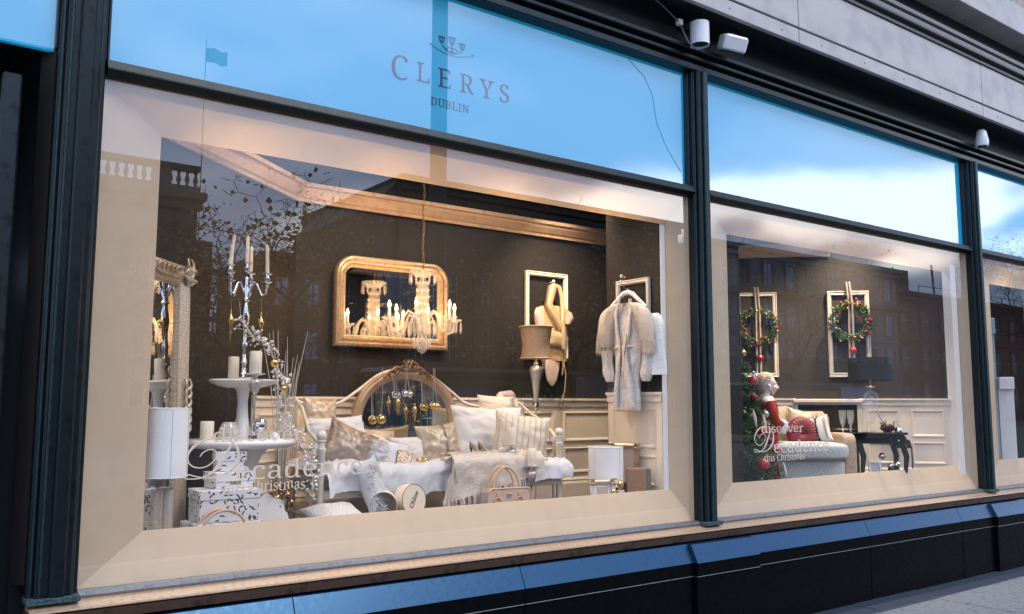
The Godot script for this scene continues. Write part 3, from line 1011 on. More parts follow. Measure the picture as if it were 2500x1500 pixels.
func pillar(label: String, at: Vector3, r: float, h: float, group := "cream pillar candles") -> void:
	var t := thing("pillar_candle", label, "candle", Transform3D(Basis(), at), group)
	var m := MB.new()
	m.lathe(Transform3D(), [Vector2(0, .001), Vector2(r - .003, .001), Vector2(r, .004), Vector2(r, h - .006), Vector2(r - .004, h), Vector2(r - .010, h - .003), Vector2(0, h - .006)], 22)
	part("wax_body", m, "wax", t)
	m = MB.new()
	m.tube([V(0, h - .008, 0), V(.001, h + .002, 0), V(.004, h + .009, 0)], .0012, 4)
	part("wick", m, "ink", t)

func drum_shade(t: Node3D, r: float, y0: float, y1: float, seams: Array) -> void:
	var m := MB.new()
	m.lathe(Transform3D(), [Vector2(r, y0), Vector2(r, y1)], 40)
	m.lathe(Transform3D(), [Vector2(r - .003, y1), Vector2(r - .003, y0)], 40)
	var s := part("lamp_shade", m, "shade_white", t)
	m = MB.new()
	for a in seams:
		var d := V(cos(a), 0, sin(a)) * (r + .0008)
		m.tube([d + V(0, y0, 0), d + V(0, y1, 0)], .0012, 4)
	part("seam", m, "shade_seam", s)
	m = MB.new()
	for y in [y0, y1]:
		m = MB.new()
		var ring := []
		for i in 40: ring.append(V(cos(TAU * i / 40) * r, y, sin(TAU * i / 40) * r))
		m.tube(ring, .0025, 5, true)
		part("hem", m, "shade_white", s)

func bay_one_left() -> void:
	mat("pearl_silver", C(.66, .60, .52), .22, .7)
	# gilt floor mirror leaning in the corner
	var t := thing("floor_mirror", "tall carved gilt floor mirror leaning by the left edge of the bed window", "mirror", Transform3D(Basis(V(0, 1, 0), deg_to_rad(48.5)) * Basis(V(1, 0, 0), deg_to_rad(-1.3)), V(.418, .955, -.388)))
	var m := MB.new()
	var fw := .60
	var fh := 1.535
	var pts := frame_rect(m, fw, fh, [Vector2(0, -.02), Vector2(0, .022), Vector2(-.012, .034), Vector2(-.03, .03), Vector2(-.05, .042), Vector2(-.085, .028), Vector2(-.10, .02), Vector2(-.112, .008), Vector2(-.112, -.02)])
	part("frame", m, "gilt_pale", t)
	m = MB.new()
	beads(m, pts, .106, .014, .0045, .012)
	part("beading", m, "gilt", t)
	for sx in [-1.0, 1.0]:
		for y in [.05, fh - .05]:
			m = MB.new()
			carving(m, V(sx * (fw / 2 - .09), y, .03), V(sx * (fw / 2 - .005), y, .03), .055, 3, .012)
			carving(m, V(sx * (fw / 2 - .05), y - .06, .03), V(sx * (fw / 2 - .05), y + .06, .03), .05, 3, .012)
			part("carving", m, "gilt_pale", t)
		m = MB.new()
		carving(m, V(sx * (fw / 2 - .045), fh * .40, .03), V(sx * (fw / 2 - .045), fh * .58, .03), .045, 6, .012)
		part("carving", m, "gilt_pale", t)
	m = MB.new()
	carving(m, V(-.12, fh - .055, .03), V(.12, fh - .055, .03), .05, 5, .012)
	part("carving", m, "gilt", t)
	m = MB.new()
	m.b(-fw / 2 + .105, fw / 2 - .105, .105, fh - .105, -.012, .0)
	part("mirror_glass", m, "mirror", t)
	# white table, two tiers
	t = thing("pedestal_table", "round white pedestal table in front of the gilt floor mirror", "table", X(.935, .95, -.62))
	m = MB.new()
	m.lathe(X(0, .535, 0), [Vector2(0, 0), Vector2(.26, 0), Vector2(.285, .008), Vector2(.30, .02), Vector2(.305, .03), Vector2(.30, .042), Vector2(.285, .05), Vector2(0, .052)], 56)
	part("table_top", m, "white_paint", t)
	m = MB.new()
	m.lathe(Transform3D(), [Vector2(.10, .06), Vector2(.115, .12), Vector2(.09, .2), Vector2(.06, .26), Vector2(.07, .33), Vector2(.085, .42), Vector2(.12, .50), Vector2(.16, .535)], 32)
	part("column", m, "white_paint", t)
	for i in 3:
		m = MB.new()
		var a := TAU * i / 3 + .35
		var d := V(cos(a), 0, sin(a))
		m.tube([d * .06 + V(0, .16, 0), d * .12 + V(0, .15, 0), d * .19 + V(0, .09, 0), d * .25 + V(0, .03, 0), d * .30 + V(0, .02, 0)], [.035, .035, .03, .026, .03], 10)
		part("leg", m, "white_paint", t)
	t = thing("cake_stand", "white flared stand with round plate on top of the pedestal table", "stand", X(.935, 1.5025, -.62))
	m = MB.new()
	m.lathe(Transform3D(), [Vector2(0, 0), Vector2(.068, .0), Vector2(.075, .008), Vector2(.070, .03), Vector2(.055, .075), Vector2(.042, .10), Vector2(.033, .16), Vector2(.028, .24), Vector2(.034, .30), Vector2(.05, .325)], 32)
	part("stem", m, "white_paint", t)
	m = MB.new()
	m.lathe(X(0, .322, 0), [Vector2(.0, 0), Vector2(.09, .0), Vector2(.13, .008), Vector2(.165, .02), Vector2(.185, .03), Vector2(.19, .04), Vector2(.182, .048), Vector2(0, .05)], 48)
	part("plate", m, "white_paint", t)
	var py := 1.8755
	# candelabra
	t = thing("candelabra", "tall silver branched candelabra with cream tapers on the stand", "candelabra", X(.945, py, -.66))
	m = MB.new()
	m.lathe(Transform3D(), [Vector2(0, 0), Vector2(.06, 0), Vector2(.062, .01), Vector2(.04, .02), Vector2(.02, .04), Vector2(.014, .08), Vector2(.024, .10), Vector2(.014, .12), Vector2(.012, .17), Vector2(.022, .20), Vector2(.013, .22), Vector2(.016, .28), Vector2(.026, .36), Vector2(.019, .42), Vector2(.012, .44), Vector2(.026, .46), Vector2(.014, .48), Vector2(.02, .52), Vector2(.011, .55), Vector2(.018, .585), Vector2(.010, .60)], 18)
	part("stem", m, "chrome", t)
	var tips := [[-.117, .62, .05], [.105, .585, .055], [.0, .645, .0], [.06, .60, -.1], [-.06, .60, -.1]]
	for k in 5:
		var q := V(tips[k][0], tips[k][1], tips[k][2])
		if k != 2:
			m = MB.new()
			var h := V(q.x, 0, q.z)
			m.tube([V(0, .50, 0) + h * .12, V(0, .565, 0) + h * .35, V(0, .555, 0) + h * .52, V(0, .49, 0) + h * .75, V(0, .50, 0) + h * .97, V(0, q.y - .02, 0) + h], [.008, .007, .007, .007, .007, .009], 8)
			part("arm", m, "chrome", t)
		m = MB.new()
		m.lathe(Transform3D(Basis(), q + V(0, -.03, 0)), [Vector2(.006, 0), Vector2(.032, .012), Vector2(.034, .016), Vector2(.012, .02), Vector2(.018, .035), Vector2(.012, .05), Vector2(.030, .062), Vector2(.031, .066), Vector2(.008, .066)], 14)
		var cup := part("candle_cup", m, "chrome", t)
		m = MB.new()
		var lean := V(.022, .175, .0) if k == 0 else (V(-.006, .17, 0) if k == 1 else V(0, .165, .002))
		var b0 := q + V(0, .036, 0)
		m.tube([b0, b0 + lean * .9, b0 + lean * .97, b0 + lean], [.0115, .0105, .0085, .003], 10)
		m.tube([b0 + lean, b0 + lean * 1.06], .001, 4)
		part("taper_candle", m, "wax", cup)
	# finials hanging from the arms
	for s in [[.845, 2.275, -.61, "gold glass finial ornament hanging left of the candelabra stem"], [1.02, 2.27, -.605, "gold glass finial ornament hanging right of the candelabra stem"]]:
		t = thing("finial_ornament", s[3], "ornament", X(s[0], s[1], s[2]), "gold finials on the candelabra")
		m = MB.new()
		m.lathe(X(0, -.21, 0), [Vector2(0, 0), Vector2(.003, .04), Vector2(.008, .05), Vector2(.005, .06), Vector2(.010, .075), Vector2(.007, .085), Vector2(.013, .10), Vector2(.010, .112), Vector2(.019, .135), Vector2(.019, .155), Vector2(.008, .172), Vector2(.004, .18), Vector2(.003, .21)], 14)
		part("glass_body", m, "gold", t)
		m = MB.new(); m.tube([V(0, -.002, 0), V(.002, .09, .0), V(0, .16, 0)], .001, 4)
		part("thread", m, "gilt", t)
	pillar("plain cream pillar candle at the left on the white stand's plate", V(.868, py, -.60), .030, .125)
	t = candle_stick("candlestick", "silver candlestick with oval glass bulb on the pedestal table", X(.945, 1.5025, -.46), .40)
	pillar("cream pillar candle raised on the silver candlestick above the table", V(.945, 1.903, -.46), .034, .125)
	pillar("stout cream pillar candle standing at the left on the pedestal table", V(.715, 1.5025, -.545), .037, .135)
	t = thing("faceted_vase", "faceted clear glass egg vase beside the candle on the table", "vase", X(.82, 1.5025, -.50))
	m = MB.new()
	m.lathe(Transform3D(), [Vector2(0, 0), Vector2(.035, .002), Vector2(.056, .03), Vector2(.06, .06), Vector2(.052, .095), Vector2(.04, .12), Vector2(.032, .13), Vector2(.030, .128), Vector2(.047, .092), Vector2(.054, .06), Vector2(.05, .03), Vector2(.03, .006), Vector2(0, .006)], 12)
	part("glass_body", m, "crystal", t)
	t = thing("mirror_ball", "small silver mosaic mirror ball on a glass cup on the table", "mirror ball", X(1.005, 1.5025, -.53))
	m = MB.new()
	m.lathe(Transform3D(), [Vector2(0, 0), Vector2(.028, 0), Vector2(.03, .04), Vector2(.026, .072)], 16)
	part("glass_cup", m, "crystal", t)
	m = MB.new()
	for j in 9:
		for i in 18:
			var la := (j + .5) / 9 * PI - PI / 2
			var lo := TAU * (i + .5 * (j % 2)) / 18
			var d := V(cos(la) * cos(lo), sin(la), cos(la) * sin(lo))
			var bs := Basis.looking_at(d + V(.04 * sin(i * 7.0), .04 * cos(j * 5.0 + i), 0), V(.1, 1, .05))
			m.box(Transform3D(bs, V(0, .107, 0) + d * .041), V(.0145 * maxf(.3, cos(la)), .0135, .003))
	part("mirror_tile", m, "chrome", t).set_meta("kind", "stuff")
	m = MB.new(); m.ball(V(0, .107, 0), .040, 16)
	part("ball", m, "silver_leaf", t)
	t = thing("perfume_bottle", "tall gold-necked perfume bottle with round silver stopper on table edge", "bottle", X(1.165, 1.5025, -.56))
	m = MB.new()
	m.lathe(Transform3D(), [Vector2(0, 0), Vector2(.052, 0), Vector2(.056, .01), Vector2(.048, .09), Vector2(.035, .16), Vector2(.028, .19), Vector2(0, .19)], 24)
	part("glass_body", m, "crystal", t)
	m = MB.new(); m.lathe(Transform3D(), [Vector2(.0, .005), Vector2(.046, .005), Vector2(.042, .07), Vector2(.0, .07)], 20)
	part("perfume", m, "satin_tan", t)
	m = MB.new(); m.lathe(Transform3D(), [Vector2(.029, .188), Vector2(.017, .25), Vector2(.011, .31), Vector2(.016, .33), Vector2(0, .335)], 20)
	part("neck", m, "gilt", t)
	m = MB.new(); m.ball(V(0, .362, 0), .03, 18)
	part("stopper", m, "pearl_silver", t)
	t = thing("egg_ornament", "small cream egg ornament on the table by the perfume bottle", "ornament", X(1.085, 1.5025, -.50))
	m = MB.new(); m.ball(V(0, .036, 0), .03, 14, V(1, 1.2, 1))
	part("egg", m, "wax_white", t)
	# berry garland
	t = thing("berry_garland", "white berry and pearl garland trailing over the table's right edge", "garland", X(.95, 2.20, -.47))
	var line := [V(-.10, .01, 0), V(-.06, -.05, .02), V(-.02, -.10, 0), V(.05, -.12, .02), V(.09, -.18, 0), V(.13, -.25, -.02), V(.165, -.33, 0), V(.17, -.42, .01), V(.185, -.52, 0), V(.21, -.60, .02), V(.27, -.70, .04), V(.31, -.80, .06), V(.335, -.88, .06), V(.33, -.98, .06)]
	var st := MB.new()
	st.tube(line, .004, 5)
	var be := MB.new()
	var bx := MB.new()
	for i in 190:
		var k := rng.randi() % (line.size() - 1)
		var p: Vector3 = line[k].lerp(line[k + 1], rng.randf())
		var d := V(rng.randf_range(-1, 1), rng.randf_range(-.7, 1), rng.randf_range(-1, 1)).normalized() * rng.randf_range(.015, .06 if i % 6 else .13)
		st.tube([p, p + d * .6 + V(0, .004, 0), p + d], .0012, 3)
		(be if i % 3 else bx).ball(p + d, rng.randf_range(.005, .0105), 8)
	part("stem", st, "fur_strand", t)
	part("berry", be, "pearl", t).set_meta("kind", "stuff")
	part("silver_bead", bx, "chrome", t).set_meta("kind", "stuff")
	for q in [[V(.10, -.235, .02), .024], [V(.16, -.38, .02), .02]]:
		m = MB.new(); m.ball(q[0], q[1], 14)
		part("gold_ball", m, "gold", t)
	t = thing("twig_bundle", "bundle of thin bare silver twigs standing behind the table", "twigs", X(1.26, .955, -.82))
	m = MB.new()
	for i in 16:
		var a := rng.randf_range(-.16, .16)
		var b := rng.randf_range(-.08, .08)
		var hh := rng.randf_range(.95, 1.27)
		m.tube([V(0, 0, 0) + V(a, 0, b) * .1, V(a * .25, hh * .4, b * .3), V(a * .45 + .012 * sin(i), hh * .75, b * .6), V(a * .8 - .01 * sin(i * 2.0), hh, b)], [.004, .0035, .0028, .0012], 4)
	part("twig", m, "fur_strand", t)
	# lamp with white drum shade
	t = thing("table_lamp", "lamp with tall white drum shade and crystal column at window's left edge", "lamp", X(.412, .955, -.235))
	drum_shade(t, .112, .415, .755, [.6, 1.55, 2.6, 4.0])
	m = MB.new(); m.b(-.055, .055, 0, .02, -.055, .055, .004)
	part("base", m, "chrome", t)
	m = MB.new(); m.b(-.045, .045, .355, .37, -.045, .045, .004)
	part("cap", m, "chrome", t)
	m = MB.new()
	for q in [[-.025, -.025], [.025, -.025], [-.025, .025], [.025, .025]]:
		m.lathe(X(q[0], .02, q[1]), [Vector2(.0, 0), Vector2(.024, 0), Vector2(.024, .335), Vector2(0, .335)], 8)
	part("crystal_column", m, "crystal", t)
	m = MB.new(); m.cyl(V(0, .02, 0), .012, .60, 10)
	part("stem", m, "gilt", t)
	# hat boxes
	var leaf := Image.create(256, 256, false, Image.FORMAT_RGB8)
	leaf.fill(Color(.93, .92, .91))
	for i in 150:
		var cx := rng.randi() % 256
		var cy := rng.randi() % 256
		var an := rng.randf() * TAU
		var ln := rng.randf_range(6, 13)
		for s in 40:
			var u := s / 40.0
			var wd := sin(u * PI) * 3.0
			for o in range(-3, 4):
				if absf(o) <= wd:
					var px := int(cx + cos(an + u * .8) * ln * (u - .5) * 2 - sin(an) * o) & 255
					var pz := int(cy + sin(an + u * .8) * ln * (u - .5) * 2 + cos(an) * o) & 255
					leaf.set_pixel(px, pz, Color(.16, .16, .18))
	mat("leaf_print", C(.86, .86, .87), .6, 0.0, ImageTexture.create_from_image(leaf), 2.6)
	for s in [[.755, .955, -.36, .34, .165, "large white gift box with black leaf print, lowest of stack", 4.0], [.765, 1.121, -.37, .31, .165, "white gift box with black leaf print, middle of the stack", -3.0], [.80, 1.287, -.40, .215, .085, "small white gift box with leaf print and silver label holder", 6.0], [.80, 1.373, -.41, .15, .105, "smallest pale gift box topped with feathers, top of stack", -8.0]]:
		t = thing("gift_box", s[5], "box", X(s[0], s[1], s[2], s[6]), "leaf-print gift boxes stacked under the table")
		m = MB.new(); m.b(-s[3] / 2, s[3] / 2, 0, s[4] - .035, -s[3] * .36, s[3] * .36, .003)
		part("box_body", m, "leaf_print", t)
		m = MB.new(); m.b(-s[3] / 2 - .005, s[3] / 2 + .005, s[4] - .05, s[4], -s[3] * .36 - .005, s[3] * .36 + .005, .003)
		part("lid", m, "leaf_print", t)
		if s[3] < .25 and s[3] > .2:
			m = MB.new(); m.b(-.03, .03, .02, .055, s[3] * .36 + .0005, s[3] * .36 + .004, .002)
			part("label_holder", m, "gilt", t)
	t = thing("feather_tuft", "white feather tuft lying on the smallest gift box", "feathers", X(.80, 1.479, -.41))
	m = MB.new(); strands(m, [V(0, 0, 0), V(.03, 0, .01), V(-.03, 0, .01)], 120, .06, .002, V(0, .4, .2), .9)
	part("feather", m, "fur_white", t).set_meta("kind", "stuff")
	# handles of a bag, with body below the sill line
	t = thing("leather_tote", "brown tote bag with arched handles in front of the leaf boxes", "bag", X(.71, .955, -.225, 6))
	m = MB.new(); m.b(-.13, .13, 0, .155, -.045, .045, .025)
	part("bag_body", m, "leather", t)
	for z in [-.03, .035]:
		m = MB.new()
		var hp := []
		for i in 15: hp.append(V(.115 * cos(PI * i / 14), .13 + .105 * sin(PI * i / 14), z))
		m.tube(hp, .0075, 7)
		part("handle", m, "leather_trim" if z < 0 else "leather", t)
	t = thing("white_plaque", "white scalloped mirror plaque leaning at the table foot", "plaque", X(1.02, .955, -.42, -20, -10))
	m = MB.new()
	var ol := []
	for i in 40:
		var a := TAU * i / 40
		ol.append(Vector2(cos(a) * (.115 + .008 * cos(8 * a)), .14 + sin(a) * (.135 + .010 * cos(8 * a))))
	m.poly(Transform3D(), ol, .018)
	part("plaque_board", m, "white_paint", t)
	m = MB.new(); m.lathe(X(-.03, 0, .06), [Vector2(0, 0), Vector2(.016, 0), Vector2(.012, .06), Vector2(.004, .10), Vector2(.008, .115), Vector2(0, .125)], 12)
	part("gold_stopper", m, "gold", t)
	# dark gold baubles in a heap
	for i in 15:
		var a := i * 2.4
		var rr := .018 + .012 * (i % 3)
		var q := V(1.112 + cos(a) * rr * 1.4, 1.07 + .046 * int(i / 3) + .008 * (i % 3), -.46 + sin(a) * rr * 1.4)
		var lb: String = "%s dark bronze bauble, %s, in the cluster by the bed's left post" % [["lowest", "lower", "middle", "upper", "topmost"][int(i / 3)], ["nearest the boxes", "nearest the bed", "nearest the glass"][i % 3]]
		t = thing("bauble", lb, "bauble", Transform3D(Basis(), q), "dark gold baubles in the cluster")
		m = MB.new(); m.ball(V(0, 0, 0), .027, 16)
		part("ball", m, "gold_dark" if i % 3 else "gold", t)
		m = MB.new(); m.cyl(V(0, .026, 0), .006, .008, 8)
		part("cap", m, "gilt", t)

func chandelier() -> void:
	var t := thing("chandelier", "lit crystal chandelier with candle bulbs hanging before the gilt wall mirror", "chandelier", X(2.40, 2.10, -1.1))
	var m := MB.new()
	for i in 34:
		var y := .60 + i * .036
		var xf := Transform3D(Basis(V(0, 1, 0), PI / 2 * (i % 2)), V(.004 * sin(i * .9), y, 0))
		var ring := []
		for k in 8: ring.append(xf * V(cos(TAU * k / 8) * .008, sin(TAU * k / 8) * .022, 0))
		m.tube(ring, .0026, 4, true)
	part("chain", m, "gilt_dark", t)
	m = MB.new()
	m.lathe(X(0, .545, 0), [Vector2(.012, 0), Vector2(.05, .006), Vector2(.085, .03), Vector2(.098, .055), Vector2(.09, .05), Vector2(.05, .018), Vector2(.012, .012)], 20)
	part("crown_dish", m, "crystal", t)
	m = MB.new()
	m.lathe(Transform3D(), [Vector2(0, -.01), Vector2(.03, .01), Vector2(.05, .05), Vector2(.055, .09), Vector2(.03, .12), Vector2(.045, .15), Vector2(.05, .18), Vector2(.03, .21), Vector2(.028, .24), Vector2(.036, .29), Vector2(.044, .36), Vector2(.048, .43), Vector2(.042, .48), Vector2(.03, .52), Vector2(.016, .56), Vector2(.008, .60)], 10)
	part("stem", m, "crystal", t)
	m = MB.new(); m.cyl(V(0, 0, 0), .008, .6, 8)
	for y in [.02, .13, .22, .50]: m.lathe(X(0, y, 0), [Vector2(.008, 0), Vector2(.024, .006), Vector2(.008, .014)], 12)
	part("metal_core", m, "chrome", t)
	var pr := MB.new()
	var drop := func(p: Vector3, l: float, r: float):
		pr.lathe(Transform3D(Basis(V(0, 1, 0), p.x * 90), p - V(0, l, 0)), [Vector2(0, 0), Vector2(r, l * .28), Vector2(r * .55, l * .75), Vector2(.0012, l * .82), Vector2(.0012, l)], 5)
		pr.ball(p - V(0, l * .06, 0), r * .6, 6)
	for i in 12:
		var a := TAU * i / 12
		drop.call(V(cos(a) * .095, .595, sin(a) * .095), .10, .008)
	for j in 5:
		for i in 12:
			var a := TAU * (i + .5 * (j % 2)) / 12
			pr.ball(V(cos(a) * (.046 - .003 * absf(j - 2)), .30 + .052 * j, sin(a) * (.046 - .003 * absf(j - 2))), .010, 6)
	for i in 12:
		var a := TAU * i / 12
		drop.call(V(cos(a) * .06, .13, sin(a) * .06), .10, .009)
	for i in 16:
		var a := TAU * i / 16
		drop.call(V(cos(a) * .10, .20 + .02 * (i % 2), sin(a) * .10), .085, .008)
		pr.tube([V(cos(a) * .05, .30, sin(a) * .05), V(cos(a) * .085, .23, sin(a) * .085), V(cos(a) * .10, .20, sin(a) * .10)], .003, 4)
	for k in 6:
		var a := TAU * k / 6 + .18
		var d := V(cos(a), 0, sin(a))
		m = MB.new()
		m.tube([d * .03 + V(0, .19, 0), d * .06 + V(0, .275, 0), d * .105 + V(0, .30, 0), d * .145 + V(0, .25, 0), d * .165 + V(0, .17, 0), d * .195 + V(0, .14, 0), d * .235 + V(0, .155, 0), d * .25 + V(0, .22, 0)], .0095, 8)
		var arm := part("arm", m, "crystal_arm", t)
		m = MB.new()
		m.lathe(Transform3D(Basis(), d * .25 + V(0, .22, 0)), [Vector2(.008, 0), Vector2(.03, .008), Vector2(.052, .022), Vector2(.058, .034), Vector2(.05, .026), Vector2(.012, .014)], 14)
		part("drip_dish", m, "crystal", arm)
		m = MB.new(); m.cyl(d * .25 + V(0, .23, 0), .0115, .085, 12)
		part("candle_sleeve", m, "wax_white", arm)
		m = MB.new()
		m.lathe(Transform3D(Basis(), d * .25 + V(0, .315, 0)), [Vector2(.006, 0), Vector2(.0125, .016), Vector2(.011, .032), Vector2(.004, .052), Vector2(0, .058)], 10)
		part("bulb", m, "bulb_glow", arm)
		var l := OmniLight3D.new()
		l.name = "bulb_lamp"
		l.position = d * .25 + V(0, .34, 0)
		l.light_energy = .05
		l.light_color = Color(1, .78, .52)
		l.light_size = .01
		l.omni_range = 6
		l.omni_attenuation = 2
		l.shadow_enabled = true
		t.add_child(l)
		for i in 7:
			var b := TAU * i / 7
			drop.call(d * .25 + V(cos(b) * .053, .248, sin(b) * .053), .105, .0085)
	part("prism", pr, "crystal", t).set_meta("kind", "stuff")

func bed_group() -> void:
	var fl := .955
	var t := thing("day_bed", "cream metal day bed with ball-topped posts under the gilt mirror", "bed", X(2.35, fl, -.92))
	var o := V(-2.35, -fl, .92)
	var m := MB.new()
	for p in [[1.395, -.55, 1.545], [3.222, -.55, 1.535]]:
		m = MB.new()
		var h: float = p[2] - fl
		m.lathe(Transform3D(Basis(), V(p[0], fl, p[1]) + o), [Vector2(0, 0), Vector2(.022, 0), Vector2(.022, h - .10), Vector2(.027, h - .095), Vector2(.027, h - .075), Vector2(.020, h - .07), Vector2(.020, h - .04), Vector2(.028, h - .035), Vector2(.028, h - .028), Vector2(.012, h - .022)], 18)
		m.ball(V(p[0], p[2], p[1]) + o, .032, 18)
		part("post", m, "cream_metal", t)
	for p in [[1.535, -1.3], [3.46, -1.3]]:
		m = MB.new()
		m.cyl(V(p[0], fl, p[1]) + o, .018, .80, 12)
		part("post", m, "cream_metal", t)
	m = MB.new()
	m.tube([V(1.535, 1.77, -1.3) + o, V(1.52, 1.708, -1.15) + o, V(1.466, 1.621, -.95) + o, V(1.422, 1.561, -.8) + o, V(1.395, 1.50, -.58) + o], .0125, 10)
	m.tube([V(1.535, 1.30, -1.3) + o, V(1.395, 1.24, -.55) + o], .012, 8)
	m.tube([V(1.52, 1.32, -1.2) + o, V(1.40, 1.02, -.58) + o], .010, 8)
	m.tube([V(1.535, 1.02, -1.28) + o, V(1.40, 1.05, -.58) + o], .012, 8)
	part("head_rail", m, "cream_metal", t)
	m = MB.new()
	m.tube([V(3.339, 1.771, -1.3) + o, V(3.42, 1.74, -1.29) + o, V(3.49, 1.67, -1.25) + o, V(3.46, 1.60, -1.05) + o, V(3.33, 1.55, -.8) + o, V(3.23, 1.49, -.58) + o], .0125, 10)
	m.tube([V(3.46, 1.30, -1.3) + o, V(3.222, 1.24, -.55) + o], .012, 8)
	part("foot_rail", m, "cream_metal", t)
	m = MB.new()
	var cv := Curve3D.new()
	var rp := [V(1.535, 1.755, -1.3), V(1.66, 1.725, -1.33), V(1.86, 1.735, -1.34), V(2.02, 1.83, -1.34), V(2.2, 1.95, -1.34), V(2.40, 1.985, -1.34), V(2.62, 1.94, -1.34), V(2.80, 1.83, -1.34), V(2.95, 1.735, -1.34), V(3.15, 1.715, -1.33), V(3.339, 1.77, -1.3)]
	for i in rp.size():
		var tt: Vector3 = (rp[mini(i + 1, rp.size() - 1)] - rp[maxi(i - 1, 0)]) / 6
		cv.add_point(rp[i] + o, -tt, tt)
	cv.bake_interval = .04
	m.tube(Array(cv.get_baked_points()), .0125, 8)
	m.tube([V(1.66, 1.71, -1.33) + o, V(2.2, 1.50, -1.33) + o], .007, 6)
	m.tube([V(3.2, 1.70, -1.33) + o, V(2.6, 1.50, -1.33) + o], .007, 6)
	for x in [1.665, 3.16]: m.ball(V(x, 1.722, -1.32) + o, .026, 14, V(1, 1, .6))
	part("back_rail", m, "cream_metal", t)
	m = MB.new()
	m.box(Transform3D(Basis(), V(2.31, 1.19, -.55) + o), V(1.80, .045, .03), .005)
	m.box(Transform3D(Basis(), V(2.49, 1.19, -1.3) + o), V(1.90, .045, .03), .005)
	part("side_rail", m, "cream_metal", t)
	t = thing("mattress", "white mattress on the cream metal day bed", "mattress", X(2.4, 1.205, -.93))
	m = MB.new(); m.b(-.92, .98, 0, .095, -.36, .36, .05)
	part("mattress_body", m, "linen", t)
	# duvet: drapes over the front edge, folded at the left
	t = thing("duvet", "crumpled white duvet draped over the front edge of the day bed", "duvet", X(2.35, 1.305, -.9))
	var nz := noise(41, 2.2, 4)
	var pts := []
	var cols := 90
	for j in 34:
		var s := j / 33.0
		for i in cols:
			var u := i / float(cols - 1)
			var x := -.93 + 1.87 * u
			var hang := .15 + .04 * nz.get_noise_2d(x * 1.3, 5) + (.0 if x > -.55 else -.04) - .05 * smoothstep(.3, .9, x)
			var d := s * (.72 + hang + .06)
			var y := 0.0
			var z := 0.0
			if d < .72: z = -.36 + d; y = .045 + .012 * sin(x * 6)
			elif d < .80:
				var a: float = (d - .72) / .08 * PI / 2
				z = .36 + .05 * sin(a); y = .045 - .05 * (1 - cos(a))
			else: z = .41 + .012 * sin(x * 17 + 2 * nz.get_noise_2d(x * 3, 1)); y = -.005 - (d - .80)
			var wr := nz.get_noise_3d(x * 2.6, d * 2.0, 3) * .030 + .014 * absf(nz.get_noise_2d(x * 7.0 + d * 5.0, d * 2.0 - x * 1.5))
			var cr := 1.0 - absf(nz.get_noise_2d(x * 4.0 + d * 2.2, 9.0 + d * 3.0)) * 2.0
			wr += .012 * cr
			if d < .76: y += wr
			else: z += wr * 1.1
			if u < .02 or u > .98: y -= .03
			pts.append(V(x, y, z))
	m = MB.new(); m.grid(pts, cols)
	part("cover", m, "linen", t)
	m = MB.new()
	var roll := []
	for i in 26:
		var a := i * .42
		roll.append(V(-.935 + .0 * a, .0 + sin(a) * (.012 + .0017 * i), .29 + cos(a) * (.014 + .0021 * i)))
	for k in 1:
		var sp := []
		for j in 2:
			for q in roll: sp.append(q + V(.35 * j - .01, 0, 0))
		m.grid(sp, roll.size())
	part("folded_roll", m, "linen", t)
	# cushions: label, material, at, w, h, t, ry, rx, rz
	var cu := [
		["gold satin cushion at the bed's left back corner", "satin_gold", V(1.66, 1.655, -1.16), .27, .24, .10, 12.0, -14.0, -4.0],
		["plain white pillow lying behind the bronze cushion at the left", "linen", V(1.74, 1.535, -1.05), .46, .26, .13, 6.0, -34.0, 3.0],
		["large bronze satin cushion leaning at the bed's left end", "satin_bronze", V(1.735, 1.455, -.88), .34, .30, .13, -4.0, -22.0, -26.0],
		["small flat gold cushion behind the silver and white cushion", "satin_gold", V(2.0, 1.475, -1.03), .30, .20, .09, -4.0, -32.0, -6.0],
		["silver satin and white cushion leaning beside the bronze one", "satin_silver", V(1.945, 1.395, -.82), .30, .23, .11, -18.0, -26.0, -14.0],
		["round-edged pearl white cushion in the middle of the bed", "fabric_pearl", V(2.235, 1.415, -.96), .30, .20, .12, 0.0, -20.0, 2.0],
		["gold satin cushion with a stitched centre band, mid bed", "satin_gold", V(2.45, 1.46, -.93), .33, .28, .13, -4.0, -18.0, 5.0],
		["largest white pillow standing against the rail at the right", "linen", V(2.985, 1.525, -1.09), .60, .40, .15, -8.0, -14.0, -1.0],
		["pale gold cushion on top, under the fur collar", "linen_cream", V(3.16, 1.70, -1.24), .33, .20, .09, -6.0, -8.0, -2.0],
		["large cream striped cushion leaning at the bed's right end", "linen_cream", V(3.07, 1.485, -.80), .42, .37, .15, -26.0, -12.0, -9.0],
	]
	for i in cu.size():
		var q: Array = cu[i]
		t = thing("cushion", q[0], "cushion", Transform3D(Basis.from_euler(V(deg_to_rad(q[7]), deg_to_rad(q[6]), deg_to_rad(q[8]))), q[2]), "cushions on the day bed")
		m = MB.new(); m.pillow(Transform3D(), q[3], q[4], q[5], 50 + i, .2 if i in [1, 7] else .26 if i in [0, 2, 3, 4, 6] else .14, 30)
		part("cover", m, q[1], t)
		m = MB.new()
		var ed := []
		for k in 40:
			var a := TAU * k / 40
			var x := clampf(cos(a) * 1.42, -1, 1)
			var y := clampf(sin(a) * 1.42, -1, 1)
			ed.append(V(x * (1 - .09 * (1 - y * y)) * q[3] / 2, y * (1 - .09 * (1 - x * x)) * q[4] / 2, 0))
		m.tube(ed, .0035, 5, true)
		part("piping", m, q[1], t)
		if i == 4:
			m = MB.new(); m.pillow(X(.075, 0, .006), .19, .235, .112, 77, .1)
			part("white_panel", m, "linen", t)
